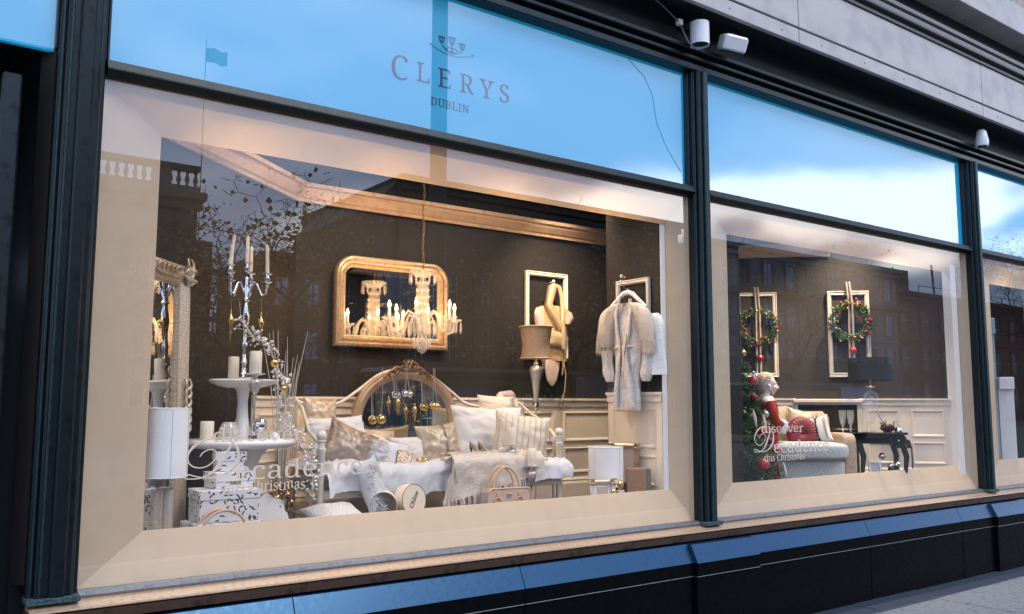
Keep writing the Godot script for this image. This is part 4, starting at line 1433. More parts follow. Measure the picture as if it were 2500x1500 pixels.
		if i == 6:
			m = MB.new()
			var bd := []
			for k in 15: bd.append(V(.03 + .004 * sin(k), -.135 + .27 * k / 14.0, .067 * pow(maxf(0, 1 - pow((k - 7) / 7.0, 4)), .5) * .98 + .003))
			m.tube(bd, .005, 5)
			part("band", m, "satin_bronze", t)
		if i == 9:
			for sx in 9:
				m = MB.new()
				var bd := []
				for k in 13:
					var yy := (k - 6) / 6.0
					var xx := (sx - 4) / 4.6
					bd.append(V(xx * .20, yy * .175, .075 * pow(maxf(0, (1 - pow(xx, 4)) * (1 - pow(yy, 4))), .5) * (.62 + .38 * (1 - xx * xx) * (1 - yy * yy)) + .004))
				m.tube(bd, .0022, 4)
				part("stripe", m, "satin_silver", t)
	# embroidered bolster over the edge and pillow on the floor
	t = thing("lace_bolster", "grey lace cushion hanging over the bed's front edge", "cushion", Transform3D(Basis.from_euler(V(deg_to_rad(-14), deg_to_rad(18), deg_to_rad(16))), V(1.69, 1.235, -.445)))
	m = MB.new(); m.pillow(Transform3D(), .20, .36, .11, 91, .10, 24)
	part("cover", m, "lace_grey", t)
	m = MB.new()
	for k in 34:
		var a := rng.randf() * TAU
		var p := V(rng.randf_range(-.07, .07), rng.randf_range(.02, .15), 0)
		p.z = .055 * pow(maxf(.05, (1 - pow(p.x / .1, 4)) * (1 - pow(p.y / .18, 4))), .5) * .92
		var ring := []
		for q in 10: ring.append(p + V(cos(TAU * q / 10 + a) * .013, sin(TAU * q / 10 + a) * .013, .002))
		m.tube(ring, .0018, 4, true)
	part("ring_embroidery", m, "lace", t)
	m = MB.new()
	for k in 40:
		var p := V(rng.randf_range(-.06, .07), rng.randf_range(-.15, .0), 0)
		p.z = .055 * pow(maxf(.05, (1 - pow(p.x / .1, 4)) * (1 - pow(p.y / .18, 4))), .5) * .92
		m.ball(p, .010, 6, V(1, .6, .4), Basis(V(0, 0, 1), k * 1.3))
	part("flower_embroidery", m, "linen", t)
	t = thing("floor_cushion", "white patterned cushion lying on the display floor before the bed", "cushion", X(1.45, 1.06, -.40, 8, -68, 0))
	m = MB.new(); m.pillow(Transform3D(), .34, .34, .17, 95, .1, 24)
	part("cover", m, "lace", t)
	t = thing("clutch_bag", "sparkling gold sequin clutch bag propped on the silver cushion", "bag", X(2.04, 1.365, -.70, -14, -22, -14))
	m = MB.new(); m.b(-.052, .052, -.068, .068, -.01, .01, .006)
	part("bag_body", m, "sequin", t)
	m = MB.new()
	for k in 90: m.ball(V(rng.randf_range(-.05, .05), rng.randf_range(-.065, .065), .011), .0035, 5)
	part("sequin", m, "sequin", t).set_meta("kind", "stuff")
	t = thing("amber_bauble", "small amber glass bauble beside the sequin clutch", "bauble", X(2.145, 1.365, -.68))
	m = MB.new(); m.ball(V(0, 0, 0), .022, 14); m.ball(V(.035, .002, .015), .020, 14)
	part("ball", m, "gold", t)
	# shoes: a pair side by side
	for k in 2:
		t = thing("court_shoe", ["bronze court shoe standing on the throw, heel up", "second bronze court shoe tucked close beside the first"][k], "shoe", X(2.76 + .075 * k, 1.362, -.84, 40, 0, 0), "bronze court shoes")
		m = MB.new()
		var rows := []
		for j in 12:
			var u := j / 11.0
			var w := .028 * (sin(clampf(u * 1.15, 0, 1) * PI * .93 + .12))
			var y := .075 * pow(maxf(0, 1 - u * 1.6), 1.3)
			var hh := .052 - .02 * u if u < .25 else .040 - .018 * u
			for i in 10:
				var a := PI * i / 9.0
				rows.append(V(cos(a) * w, y + sin(a) * hh * (1.0 if i in [0, 9] else (.55 + .45 * absf(cos(a))) if u < .6 else 1.0), u * .2 - .1))
		m.grid(rows, 10)
		part("upper", m, "satin_bronze", t)
		m = MB.new(); m.tube([V(0, .075, -.09), V(0, .03, -.085), V(0, .0, -.08)], [.012, .006, .004], 6)
		part("heel", m, "gold_dark", t)
	t = thing("scroll_box", "pale rolled card tube with bow lying on the throw", "box", X(2.47, 1.352, -.77, 8))
	m = MB.new(); m.lathe(X(-.10, 0, 0, 0, 0, -90), [Vector2(0, 0), Vector2(.024, 0), Vector2(.026, .01), Vector2(.026, .2), Vector2(0, .2)], 16)
	part("tube_body", m, "card_beige", t)
	m = MB.new()
	for k in 26:
		var a := rng.randf() * TAU
		var p := V(rng.randf_range(.05, .33), rng.randf_range(-.0, .05), rng.randf_range(-.03, .05))
		var ring := []
		for q in 8: ring.append(p + V(cos(TAU * q / 8) * .016, sin(TAU * q / 8) * .007 * cos(a), sin(TAU * q / 8) * .012))
		m.tube(ring, .0028, 4, true)
	part("necklace_chain", m, "silver_leaf", t)
	# throw with fringe
	t = thing("fur_throw", "beige faux fur throw with long fringe over the bed's front edge", "throw", X(2.68, 1.385, -.645))
	pts = []
	for j in 24:
		var s := j / 23.0
		for i in 40:
			var u := i / 39.0
			var x := -.36 + .66 * u - .16 * s * (1 - u)
			var d := s * .52 * (1.0 - .32 * u)
			var y := .0
			var z := 0.0
			if d < .20: z = -.06 + d; y = .01
			elif d < .28:
				var a: float = (d - .20) / .08 * PI / 2
				z = .14 + .05 * sin(a) + .03; y = .01 - .05 * (1 - cos(a))
			else: z = .222; y = -.04 - (d - .28)
			var wv := .02 * nz.get_noise_3d(x * 3, d * 3, 20)
			if d < .24: y += wv + .012
			else: z += wv + .012
			pts.append(V(x, y, z))
	m = MB.new(); m.grid(pts, 40)
	part("cloth", m, "fur", t)
	m = MB.new()
	for i in 1500: 
		var p: Vector3 = pts[rng.randi() % pts.size()]
		var d := V(rng.randf_range(-1, 1), rng.randf_range(-.2, .9), rng.randf_range(.1, 1)).normalized() * .02
		m.tube([p, p + d + V(0, -.006, 0)], [.0011, .0003], 3)
	part("pile", m, "fur_strand", t).set_meta("kind", "stuff")
	m = MB.new()
	for i in 95:
		var p: Vector3 = pts[23 * 40 + mini(39, int(rng.randf() * 34))].lerp(pts[22 * 40 + int(rng.randf() * 34)], rng.randf() * .3)
		if i % 4 == 0: p = pts[(8 + rng.randi() % 15) * 40 + rng.randi() % 3]
		m.tube([p, p + V(rng.randf_range(-.014, .014), -.04, .006), p + V(rng.randf_range(-.02, .02), -.085 - .03 * rng.randf(), .0)], [.0042, .0036, .002], 4)
	part("fringe", m, "fur_strand", t).set_meta("kind", "stuff")
	t = thing("sequin_pouch", "small rosy textured pouch lying at the duvet's right end", "bag", X(3.03, 1.365, -.58, -20, -60, 10))
	m = MB.new(); m.pillow(Transform3D(), .17, .10, .04, 33, .1, 14)
	part("cover", m, "sequin", t)
	# round gift box and its lid
	t = thing("round_box", "open round beige box with silver bow inside, lying on its side", "box", X(1.735, 1.05, -.40, -28, 0, 0))
	m = MB.new()
	m.lathe(X(0, .082, -.05, 0, 90, 0), [Vector2(0, 0), Vector2(.082, 0), Vector2(.084, .004), Vector2(.084, .115), Vector2(.080, .115), Vector2(.080, .006), Vector2(0, .006)], 36)
	part("box_body", m, "card_beige", t)
	m = MB.new(); m.lathe(X(0, .082, -.042, 0, 90, 0), [Vector2(0, 0), Vector2(.079, 0), Vector2(.079, .10)], 36)
	part("lining", m, "card_in", t)
	m = MB.new()
	for k in 9:
		var a := TAU * k / 9
		var lp := []
		for q in 10: lp.append(V(cos(a) * .028 * (1 - cos(TAU * q / 10)) * .6, .062 + sin(a) * .028 * (1 - cos(TAU * q / 10)) * .6 + .004 * sin(TAU * q / 10), .045 + .012 * sin(TAU * q / 10)))
		m.tube(lp, .006, 5, true, Vector2(1, .3))
	part("bow", m, "silver_leaf", t)
	t = thing("round_cover", "round beige lid with script lettering leaning beside its open box", "box lid", X(1.93, 1.058, -.355, 12, -6, 0))
	m = MB.new()
	m.lathe(X(0, .095, -.05, 0, 90, 0), [Vector2(0, .05), Vector2(.095, .05), Vector2(.0965, .047), Vector2(.0965, -.03), Vector2(.092, -.03), Vector2(.092, .044), Vector2(0, .044)], 40)
	part("lid_body", m, "card_beige", t)
	m = MB.new()
	var ring2 := []
	for q in 40: ring2.append(V(cos(TAU * q / 40) * .0955, .095 + sin(TAU * q / 40) * .0955, .0005))
	m.tube(ring2, .002, 5, true)
	part("edge_line", m, "gold_dark", t)
	letters("lettering", "Chloe", .042, "ink", t, X(0, .098, .0015, 0, 0, 58), .15)
	# handbag
	t = thing("handbag", "dusty pink leather handbag with tall rolled handles before the bed", "bag", X(2.575, .985, -.30, -8))
	m = MB.new()
	m.poly(X(0, 0, -.05), [Vector2(-.165, 0), Vector2(.165, 0), Vector2(.155, .19), Vector2(.145, .205), Vector2(-.145, .205), Vector2(-.155, .19)], .10)
	part("bag_body", m, "leather", t)
	m = MB.new()
	m.tube([V(-.155, .19, .052), V(-.13, .212, .05), V(.13, .212, .05), V(.155, .19, .052), V(.165, .10, .053)], .006, 6)
	m.tube([V(-.145, .208, 0), V(.145, .208, 0)], .005, 6)
	part("piping", m, "leather_trim", t)
	for z in [.045, -.045]:
		m = MB.new()
		var hp := []
		for k in 17: hp.append(V(-.02 + .098 * cos(PI * k / 16), .19 + .155 * sin(PI * k / 16), z * (1 - .3 * sin(PI * k / 16))))
		m.tube(hp, .0082, 8)
		part("handle", m, "leather_trim", t)
	for x in [-.09, .07]:
		m = MB.new()
		var rg := []
		for k in 14: rg.append(V(x + cos(TAU * k / 14) * .022, .135 + sin(TAU * k / 14) * .022, .056))
		m.tube(rg, .005, 6, true)
		m.b(x - .009, x + .009, .15, .19, .05, .06, .003)
		m.b(x - .012, x + .012, .02, .12, .05, .057, .002)
		part("strap", m, "leather_trim", t)
	m = MB.new(); m.b(-.022, .014, .155, .18, .05, .056, .002)
	part("name_plate", m, "chrome", t)
	# candlesticks before the bed
	t = candle_stick("candlestick", "taller silver candlestick standing in front of the fur throw", X(2.76, fl, -.5), .505, "silver candlesticks before the bed")
	pillar("cream pillar candle on the taller candlestick before the fur throw", V(2.76, fl + .506, -.5), .033, .115)
	t = candle_stick("candlestick", "shorter silver candlestick right of the pink handbag", X(2.857, fl, -.4), .36, "silver candlesticks before the bed")
	pillar("cream pillar candle on the shorter candlestick right of handbag", V(2.857, fl + .361, -.4), .033, .118)
	for q in [[3.305, 1.485, -.72, .031, "large pearl ball on a rod beside the bed's right post"], [2.755, 1.415, -.60, .025, "pearl ball resting on the fur throw by the candle"], [2.828, 1.37, -.50, .020, "small white ball on the duvet between the two candlesticks"]]:
		t = thing("pearl_ball", q[4], "ball", X(q[0], q[1], q[2]), "pearl balls round the bed")
		m = MB.new(); m.ball(V(0, 0, 0), q[3], 18)
		part("ball", m, "pearl", t)
		if q[3] > .03:
			m = MB.new(); m.cyl(V(0, 0 - q[1] + fl, 0), .006, q[1] - fl - .02, 8)
			part("rod", m, "gilt_pale", t)
	# arched headboard mirror
	t = thing("arched_mirror", "arched gilt mirror with carved crest standing on the day bed", "mirror", X(2.395, 1.37, -1.285, 0, -3))
	m = MB.new()
	pts = [V(-.44, 0, 0), V(.44, 0, 0), V(.44, .24, 0)]
	for i in range(1, 30): pts.append(V(.44 * cos(PI * i / 30), .24 + .385 * sin(PI * i / 30), 0))
	pts.append(V(-.44, .24, 0))
	m.sweep(pts, V(0, 0, 1), [Vector2(0, -.02), Vector2(0, .018), Vector2(-.008, .026), Vector2(-.02, .024), Vector2(-.03, .034), Vector2(-.045, .03), Vector2(-.06, .018), Vector2(-.065, .012), Vector2(-.075, .008), Vector2(-.075, -.02)], true, true)
	part("frame", m, "wood_gold", t)
	m = MB.new()
	var gp := []
	for p in pts: gp.append(Vector2(p.x * (.37 / .44), (p.y - .0) * .885 + .02))
	m.poly(X(0, 0, -.012), gp, .008)
	part("mirror_glass", m, "mirror", t)
	m = MB.new()
	for s in [-1.0, 1.0]:
		for k in 3:
			var sp := []
			for q in 18:
				var u := q / 17.0
				var a: float = u * 5.2 * s + (PI / 2 if s > 0 else PI / 2)
				var r: float = (.048 - .012 * k) * (1 - u * .72)
				sp.append(V(s * (.045 + .055 * k) - r * cos(a) * s * 1.0, .632 - .028 * k * (1 + .25 * k) + r * sin(a) * .8, .03 + .014 * u))
			m.tube(sp, range(18).map(func(q): return .010 - .0004 * q - .0015 * k), 6)
		m.ball(V(s * .055, .632, .04), .014, 8); m.ball(V(s * .11, .60, .04), .012, 8); m.ball(V(s * .155, .575, .04), .009, 8); m.ball(V(s * .19, .552, .04), .007, 8)
		m.tube([V(s * .02, .61, .03), V(s * .10, .63, .035), V(s * .17, .585, .035), V(s * .215, .54, .03)], [.012, .012, .009, .004], 6)
		m.tube([V(0, .60, .03), V(s * .018, .65, .04), V(s * .035, .685, .035)], [.012, .014, .006], 6)
	m.ball(V(0, .665, .035), .02, 10, V(.7, 1.3, .6))
	part("carved_crest", m, "gilt_dark", t)
	# baubles on ribbons over the mirror
	for q in [[2.155, 1.995, 1.625, -1.235, "gold bauble on long white ribbon at the arched mirror's left", 1, .034], [2.345, 2.03, 1.81, -1.235, "silver baubles on short ribbon at the middle of arched mirror", 2, .026], [2.58, 2.0, 1.72, -1.235, "pair of gold baubles on ribbon at the arched mirror's right", 2, .027]]:
		t = thing("ribbon_bauble", q[4], "bauble", X(q[0], q[2], q[3]), "baubles hanging on the arched mirror")
		var rb := MB.new()
		for k in q[5]:
			m = MB.new(); m.ball(V(.03 * k, -.004 * k, .012 * k), q[6], 18)
			part("ball", m, "chrome" if q[1] > 2.02 else "gold", t)
			m = MB.new(); m.cyl(V(.03 * k, q[6] - .004, .012 * k), .008, .012, 10)
			part("cap", m, "gilt", t)
			rb.tube([V(.03 * k, q[6], .012 * k), V(.012 * k + .004, (q[1] - q[2]) * .5, .004), V(.012 * k, q[1] - q[2], .0)], .011, 6, false, Vector2(1, .18))
		part("ribbon", rb, "satin_silver", t)
	for q in [[2.29, 1.72, "left gold glass icicle hanging in the arched mirror"], [2.43, 1.665, "right gold glass icicle hanging in the arched mirror"]]:
		t = thing("icicle_ornament", q[2], "ornament", X(q[0], q[1], -1.24), "glass icicles on the arched mirror")
		m = MB.new(); m.lathe(X(0, -.07, 0), [Vector2(0, 0), Vector2(.004, .02), Vector2(.012, .05), Vector2(.008, .065), Vector2(.02, .09), Vector2(.016, .11), Vector2(.006, .125), Vector2(.010, .14), Vector2(0, .15)], 12)
		part("glass_body", m, "gold", t)
		m = MB.new(); m.tube([V(0, .08, 0), V(.0, 2.0 - q[1], 0)], .001, 4)
		part("thread", m, "gilt", t)
	t = thing("fur_collar", "tan fur collar looped over the bed's back rail", "collar", X(3.30, 1.74, -1.30))
	var arc := []
	for k in 15: arc.append(V(-.075 * cos(PI * k / 14), -.03 + .10 * sin(PI * k / 14), .015 * sin(k)))
	m = MB.new(); m.tube(arc, range(15).map(func(k): return .034 + .006 * sin(k * 1.7)), 12)
	part("fur_body", m, "fur", t)
	m = MB.new()
	for i in 900:
		var k := rng.randi() % 15
		var d := V(rng.randf_range(-1, 1), rng.randf_range(-1, 1), rng.randf_range(-1, 1)).normalized()
		m.tube([arc[k] + d * .030, arc[k] + d * .050 + V(0, -.008, 0)], [.0012, .0003], 3)
	part("pile", m, "fur_strand", t).set_meta("kind", "stuff")

func bay_one_right() -> void:
	# overmantel mirror
	var t := thing("wall_mirror", "wide gilt mirror with rounded top corners on the dark wall", "mirror", X(2.363, 2.148, -1.49))
	var m := MB.new()
	var pts := frame_rect(m, .965, .675, [Vector2(0, 0), Vector2(0, .03), Vector2(-.008, .044), Vector2(-.024, .05), Vector2(-.038, .036), Vector2(-.046, .040), Vector2(-.058, .042), Vector2(-.066, .030), Vector2(-.074, .022), Vector2(-.084, .018), Vector2(-.09, .006), Vector2(-.09, 0)], .15)
	part("frame", m, "gilt", t)
	m = MB.new(); beads(m, pts, .080, .020, .0062, .0165)
	part("beading", m, "gilt_pale", t)
	m = MB.new()
	var gp := []
	for p in pts: gp.append(Vector2(p.x * .82, (p.y - .3375) * .745 + .3375))
	m.poly(X(0, 0, .004), gp, .005)
	part("mirror_glass", m, "mirror", t)
	# frame on the back wall with vest
	t = thing("picture_frame", "empty cream frame on the dark wall behind the gold vest", "picture frame", X(3.866, 2.128, -1.505), "empty cream frames on the walls")
	m = MB.new(); frame_rect(m, .462, .738, [Vector2(0, 0), Vector2(0, .022), Vector2(-.006, .028), Vector2(-.016, .02), Vector2(-.03, .026), Vector2(-.04, .014), Vector2(-.04, 0)])
	part("frame", m, "cream_metal", t)
	var t2 := copy(t, X(3.846, 2.03, -.405, -90), "empty cream frame on the right pier behind the hanging robe")
	t2.scale = V(.76, .88, 1)
	t = thing("vest_outfit", "tan vest and gold satin scarf hanging from a hook before the frame", "clothes", X(3.88, 2.40, -1.43))
	m = MB.new(); m.ball(V(.02, .385, -.01), .015, 12); m.tube([V(.02, .38, -.06), V(.02, .38, -.01)], .005, 6)
	part("hook", m, "pearl", t)
	m = MB.new()
	shell(m, [[.17, .0, .0, .08, .03], [.14, .0, 0, .17, .035], [.10, 0, 0, .185, .04], [-.02, .0, 0, .15, .05], [-.15, .0, .0, .14, .055], [-.30, .01, 0, .13, .055]], 7, .10, 3)
	part("vest_body", m, "tan_vest", t)
	m = MB.new()
	m.tube([V(.02, .36, 0), V(-.02, .33, .02), V(-.05, .25, .03), V(-.09, .17, .05), V(-.03, .06, .07), V(.03, -.03, .08)], [.02, .045, .04, .04, .035, .03], 10, false, Vector2(1, .5))
	m.tube([V(.02, .36, 0), V(.055, .33, .02), V(.075, .25, .03), V(.065, .13, .05), V(.05, .03, .07), V(.05, -.08, .08), V(.06, -.2, .07)], [.02, .045, .038, .035, .032, .04, .03], 10, false, Vector2(1, .5))
	part("fur_lapel", m, "satin_tan", t)
	m = MB.new()
	shell(m, [[.125, -.16, .02, .035, .03], [.09, -.165, .02, .05, .03], [.0, -.15, .02, .045, .03], [-.12, -.14, .02, .04, .025]], 5, .12, 8)
	shell(m, [[.125, .15, .02, .035, .03], [.07, .165, .02, .045, .03], [.02, .15, .02, .03, .02]], 5, .1, 9)
	part("blouse_sleeve", m, "blush", t)
	m = MB.new(); m.pillow(X(-.01, -.12, .06, 0, 0, -6), .19, .15, .06, 12, .15, 16)
	part("gold_pouch", m, "satin_tan", t)
	m = MB.new()
	shell(m, [[-.18, -.01, .03, .06, .02], [-.26, -.02, .03, .065, .02], [-.36, -.03, .03, .07, .02], [-.46, -.035, .03, .05, .015], [-.51, -.03, .03, .012, .006]], 4, .12, 14)
	part("scarf", m, "blush", t)
	m = MB.new()
	m.tube([V(.07, -.2, .04), V(.085, -.30, .04), V(.10, -.42, .05), V(.095, -.55, .04), V(.05, -.65, .05)], .016, 6, false, Vector2(1, .12))
	m.tube([V(.055, -.2, .05), V(.07, -.32, .05), V(.06, -.42, .05)], .02, 6, false, Vector2(1, .12))
	part("ribbon", m, "tan_vest", t)
	m = MB.new()
	var rg := []
	for k in 14: rg.append(V(.045 + cos(TAU * k / 14) * .022, -.675 + sin(TAU * k / 14) * .022, .05))
	m.tube(rg, .004, 6, true)
	part("buckle", m, "gold", t)
	m = MB.new()
	for i in 26: m.tube([V(-.13 + .011 * (i % 13), -.26, .02 + .01 * int(i / 13)), V(-.13 + .011 * (i % 13) + .004 * sin(i), -.37, .02)], .0025, 4)
	part("fringe", m, "satin_tan", t)
	# floor lamp
	t = thing("floor_lamp", "floor lamp with waisted taupe shade and mercury glass stem behind bed", "lamp", X(3.52, .955, -1.2))
	m = MB.new()
	m.lathe(Transform3D(), [Vector2(.128, 1.145), Vector2(.120, 1.18), Vector2(.113, 1.24), Vector2(.116, 1.31), Vector2(.126, 1.375), Vector2(.136, 1.40)], 12)
	m.lathe(Transform3D(), [Vector2(.133, 1.40), Vector2(.110, 1.24), Vector2(.125, 1.145)], 12)
	var sh := part("lamp_shade", m, "shade_taupe", t)
	m = MB.new()
	for q in [[.137, 1.40], [.129, 1.145]]:
		m = MB.new()
		var ring := []
		for i in 36: ring.append(V(cos(TAU * i / 36) * q[0], q[1], sin(TAU * i / 36) * q[0]))
		m.tube(ring, .004, 5, true)
		part("hem", m, "tan_vest", sh)
	m = MB.new()
	m.lathe(Transform3D(), [Vector2(.018, .80), Vector2(.022, .85), Vector2(.035, .95), Vector2(.052, 1.03), Vector2(.056, 1.055), Vector2(.045, 1.075), Vector2(.022, 1.09), Vector2(.026, 1.105), Vector2(.012, 1.12), Vector2(.008, 1.2)], 20)
	part("glass_urn", m, "pearl_silver", t)
	m = MB.new()
	m.lathe(Transform3D(), [Vector2(.014, .755), Vector2(.03, .775), Vector2(.014, .797)], 16); m.ball(V(0, .74, 0), .018, 12)
	part("knop", m, "chrome", t)
	m = MB.new(); m.lathe(Transform3D(), [Vector2(0, 0), Vector2(.13, 0), Vector2(.12, .02), Vector2(.02, .035), Vector2(.009, .06), Vector2(.009, .74)], 20)
	part("pole", m, "silver_leaf", t)
	# robe on the pier
	t = thing("hanging_robe", "blush lace robe with fur shoulders on a cream hanger, right pier", "clothes", X(3.73, 2.153, -.363, -72))
	m = MB.new(); m.ball(V(-.075, .55, -.06), .014, 12); m.tube([V(-.075, .55, -.12), V(-.075, .55, -.06)], .005, 6)
	part("hook", m, "pearl", t)
	m = MB.new()
	m.tube([V(-.075, .53, -.05), V(-.05, .47, -.03), V(-.01, .445, 0), V(.005, .44, 0), V(.012, .41, 0)], .003, 5)
	part("hanger_hook", m, "chrome", t)
	m = MB.new()
	m.tube([V(-.15, .30, 0), V(-.07, .37, 0), V(-.03, .405, 0), V(.012, .415, 0), V(.05, .40, 0), V(.09, .36, 0), V(.16, .30, 0)], [.010, .016, .019, .02, .019, .016, .010], 8)
	part("hanger", m, "wax_white", t)
	m = MB.new()
	shell(m, [[.33, .02, -.01, .06, .02], [.29, .02, -.01, .13, .035], [.2, .015, 0, .14, .045], [.0, .01, 0, .115, .05], [-.06, .01, .0, .105, .05], [-.2, .005, 0, .095, .055], [-.46, .0, 0, .10, .05]], 7, .10, 21, 56)
	part("robe_body", m, "lace", t)
	m = MB.new()
	for s in [-1.0, 1.0]:
		shell(m, [[.33, s * .05, .02, .05, .035], [.27, s * .12, .02, .075, .045], [.17, s * .16, .02, .07, .05], [.05, s * .175, .015, .06, .045], [-.02 - .03 * s, s * .185, .01, .05, .035]], 4, .12, 30 + int(s))
	part("fur_shoulder", m, "fur", t)
	m = MB.new()
	for i in 3000:
		var s := -1.0 if i % 2 else 1.0
		var y := rng.randf_range(-.02, .31)
		var k := clampf((y - .02) / .29, 0, 1)
		var c := V(s * lerpf(.178, .065, k * k), y, .02)
		var d := V(rng.randf_range(-1, 1), rng.randf_range(-.3, .3), rng.randf_range(-.7, 1)).normalized()
		var w := lerpf(.054, .062, k)
		m.tube([c + V(d.x * w, d.y * .03, d.z * .045), c + V(d.x * (w + .016), d.y * .04 - .012, d.z * .06), c + V(d.x * (w + .018), d.y * .04 - .028, d.z * .064)], [.0013, .0010, .0003], 3)
	part("fur_pile", m, "fur_strand", t).set_meta("kind", "stuff")
	m = MB.new()
	for s in [-1.0, 1.0]:
		shell(m, [[-.02, s * .17, .0, .045, .035], [-.12, s * .165, 0, .04, .03], [-.20, s * .155, 0, .045, .03], [-.25, s * .15, 0, .03, .02]], 6, .2, 36 + int(s))
	part("lace_cuff", m, "lace", t)
	m = MB.new()
	for s in [-1.0, 1.0]:
		m.tube([V(s * .045, .36, .03), V(s * .06, .25, .06), V(s * .045, .1, .065), V(s * .02, .0, .065), V(s * .035, -.15, .07), V(s * .055, -.32, .065), V(s * .06, -.44, .06)], [.012, .018, .022, .02, .028, .034, .034], 10, false, Vector2(1, .35))
	part("lapel", m, "lace", t)
	m = MB.new()
	m.tube([V(-.115, -.005, .0), V(-.05, .0, .055), V(.04, .005, .06), V(.125, .01, .0)], .013, 6, false, Vector2(.5, 1))
	m.tube([V(.0, .0, .07), V(.01, -.08, .08), V(.0, -.19, .075)], .010, 6)
	m.tube([V(.11, .01, .03), V(.14, .02, .04), V(.135, -.02, .04)], .006, 5)
	part("belt", m, "blush", t)
	m = MB.new()
	m.tube([V(-.03, .38, .03), V(-.045, .25, .06), V(-.02, .08, .075), V(-.01, -.10, .08), V(0, -.17, .08), V(.01, -.10, .08), V(.035, .08, .075), V(.05, .25, .06), V(.045, .38, .03)], .003, 5)
	part("chain", m, "gold_dark", t)
	t = thing("print_dress", "white dress with pale blue print hanging behind the lace robe", "clothes", X(3.795, 2.15, -.27, -80))
	m = MB.new()
	shell(m, [[.25, .04, 0, .10, .02], [.18, .04, 0, .15, .03], [.0, .045, 0, .15, .03], [-.2, .05, 0, .165, .03]], 6, .08, 44)
	part("dress_body", m, M["leaf_print_blue"], t)
	# bottom right corner
	t = thing("table_lamp", "white drum lamp shade at the window's lower right corner", "lamp", X(3.50, .955, -.36))
	drum_shade(t, .125, .20, .475, [1.4, 3.0, 5.0])
	m = MB.new(); m.lathe(Transform3D(), [Vector2(0, 0), Vector2(.06, 0), Vector2(.06, .015), Vector2(.02, .03), Vector2(.035, .09), Vector2(.02, .16), Vector2(.010, .18), Vector2(.010, .36)], 18)
	part("base", m, "crystal", t)
	t = thing("photo_frame", "ornate gilt photo frame standing behind the white drum shade", "photo frame", X(3.72, 1.16, -.40, -52, -6))
	m = MB.new(); pts = frame_rect(m, .21, .285, [Vector2(0, -.01), Vector2(0, .012), Vector2(-.01, .02), Vector2(-.025, .014), Vector2(-.032, .004), Vector2(-.032, -.01)])
	part("frame", m, "gilt", t)
	m = MB.new()
	for sx in [-1.0, 1.0]:
		for y in [.016, .269]: carving(m, V(sx * .075, y, .012), V(sx * .10, y, .012), .03, 2, .008)
	part("corner_carving", m, "gilt", t)
	m = MB.new(); m.b(-.075, .075, .03, .255, -.008, -.002)
	part("picture", m, "card_in", t)
	m = MB.new(); m.b(-.1, .1, -.205, -.004, -.12, .0, .004)
	part("plinth_block", m, "black", t)
	t = thing("copper_box", "copper and grey green tall gift box by the drum shade", "box", X(3.70, .955, -.235, -40))
	m = MB.new(); m.b(-.085, .055, 0, .325, -.06, .06, .004)
	part("box_body", m, "copper_card", t)
	m = MB.new()
	for k in 5: m.tube([V(-.04 + .012 * k, .205, .0605), V(-.036 + .012 * k, .219, .0605)], .0018, 4)
	for k in 3: m.tube([V(-.025 + .01 * k, .165 + .01 * (k % 2), .0605), V(-.015, .185, .0605)], .0018, 4)
	part("print", m, "tan_vest", t)
	m = MB.new(); m.b(.0552, .085, .0, .323, -.06, .06, .004)
	part("box_side", m, "green_card", t)
	t = thing("photo_frame", "low ornate silver frame lying back at the lower right edge", "photo frame", X(3.34, 1.06, -.21, -20, -14))
	m = MB.new(); frame_rect(m, .19, .155, [Vector2(0, -.008), Vector2(0, .012), Vector2(-.012, .018), Vector2(-.028, .01), Vector2(-.03, -.008)])
	part("frame", m, "gilt_pale", t)
	m = MB.new()
	for sx in [-1.0, 1.0]: carving(m, V(sx * .06, .142, .012), V(sx * .09, .142, .012), .03, 2, .008)
	part("corner_carving", m, "gilt", t)
	m = MB.new(); m.b(-.07, .07, .028, .128, -.006, -.002)
	part("mount", m, "linen", t)
	m = MB.new(); m.b(-.04, .04, .045, .108, -.002, .0005)
	part("picture", m, "card_in", t)
	m = MB.new(); m.b(-.09, .09, -.105, -.002, -.08, -.01, .003)
	part("support_block", m, "black", t)
	t = thing("perfume_bottle", "small leaf-print perfume bottle with gold ball stopper, lower right", "bottle", X(3.475, .955, -.185))
	m = MB.new(); m.b(-.022, .022, .0, .185, -.022, .022, .004)
	part("bottle_body", m, "leaf_print", t)
	m = MB.new(); m.cyl(V(0, .185, 0), .016, .02, 14)
	part("collar", m, "gold", t)
	m = MB.new(); m.ball(V(0, .228, 0), .026, 18)
	part("stopper", m, "gold", t)
	t = thing("gold_ball", "gold bauble on a small stand beside the low silver frame", "bauble", X(3.42, .955, -.20))
	m = MB.new(); m.ball(V(0, .18, 0), .02, 14); m.lathe(Transform3D(), [Vector2(0, 0), Vector2(.02, 0), Vector2(.012, .02), Vector2(.008, .15), Vector2(.018, .165)], 12)
	part("ball", m, "gold", t)

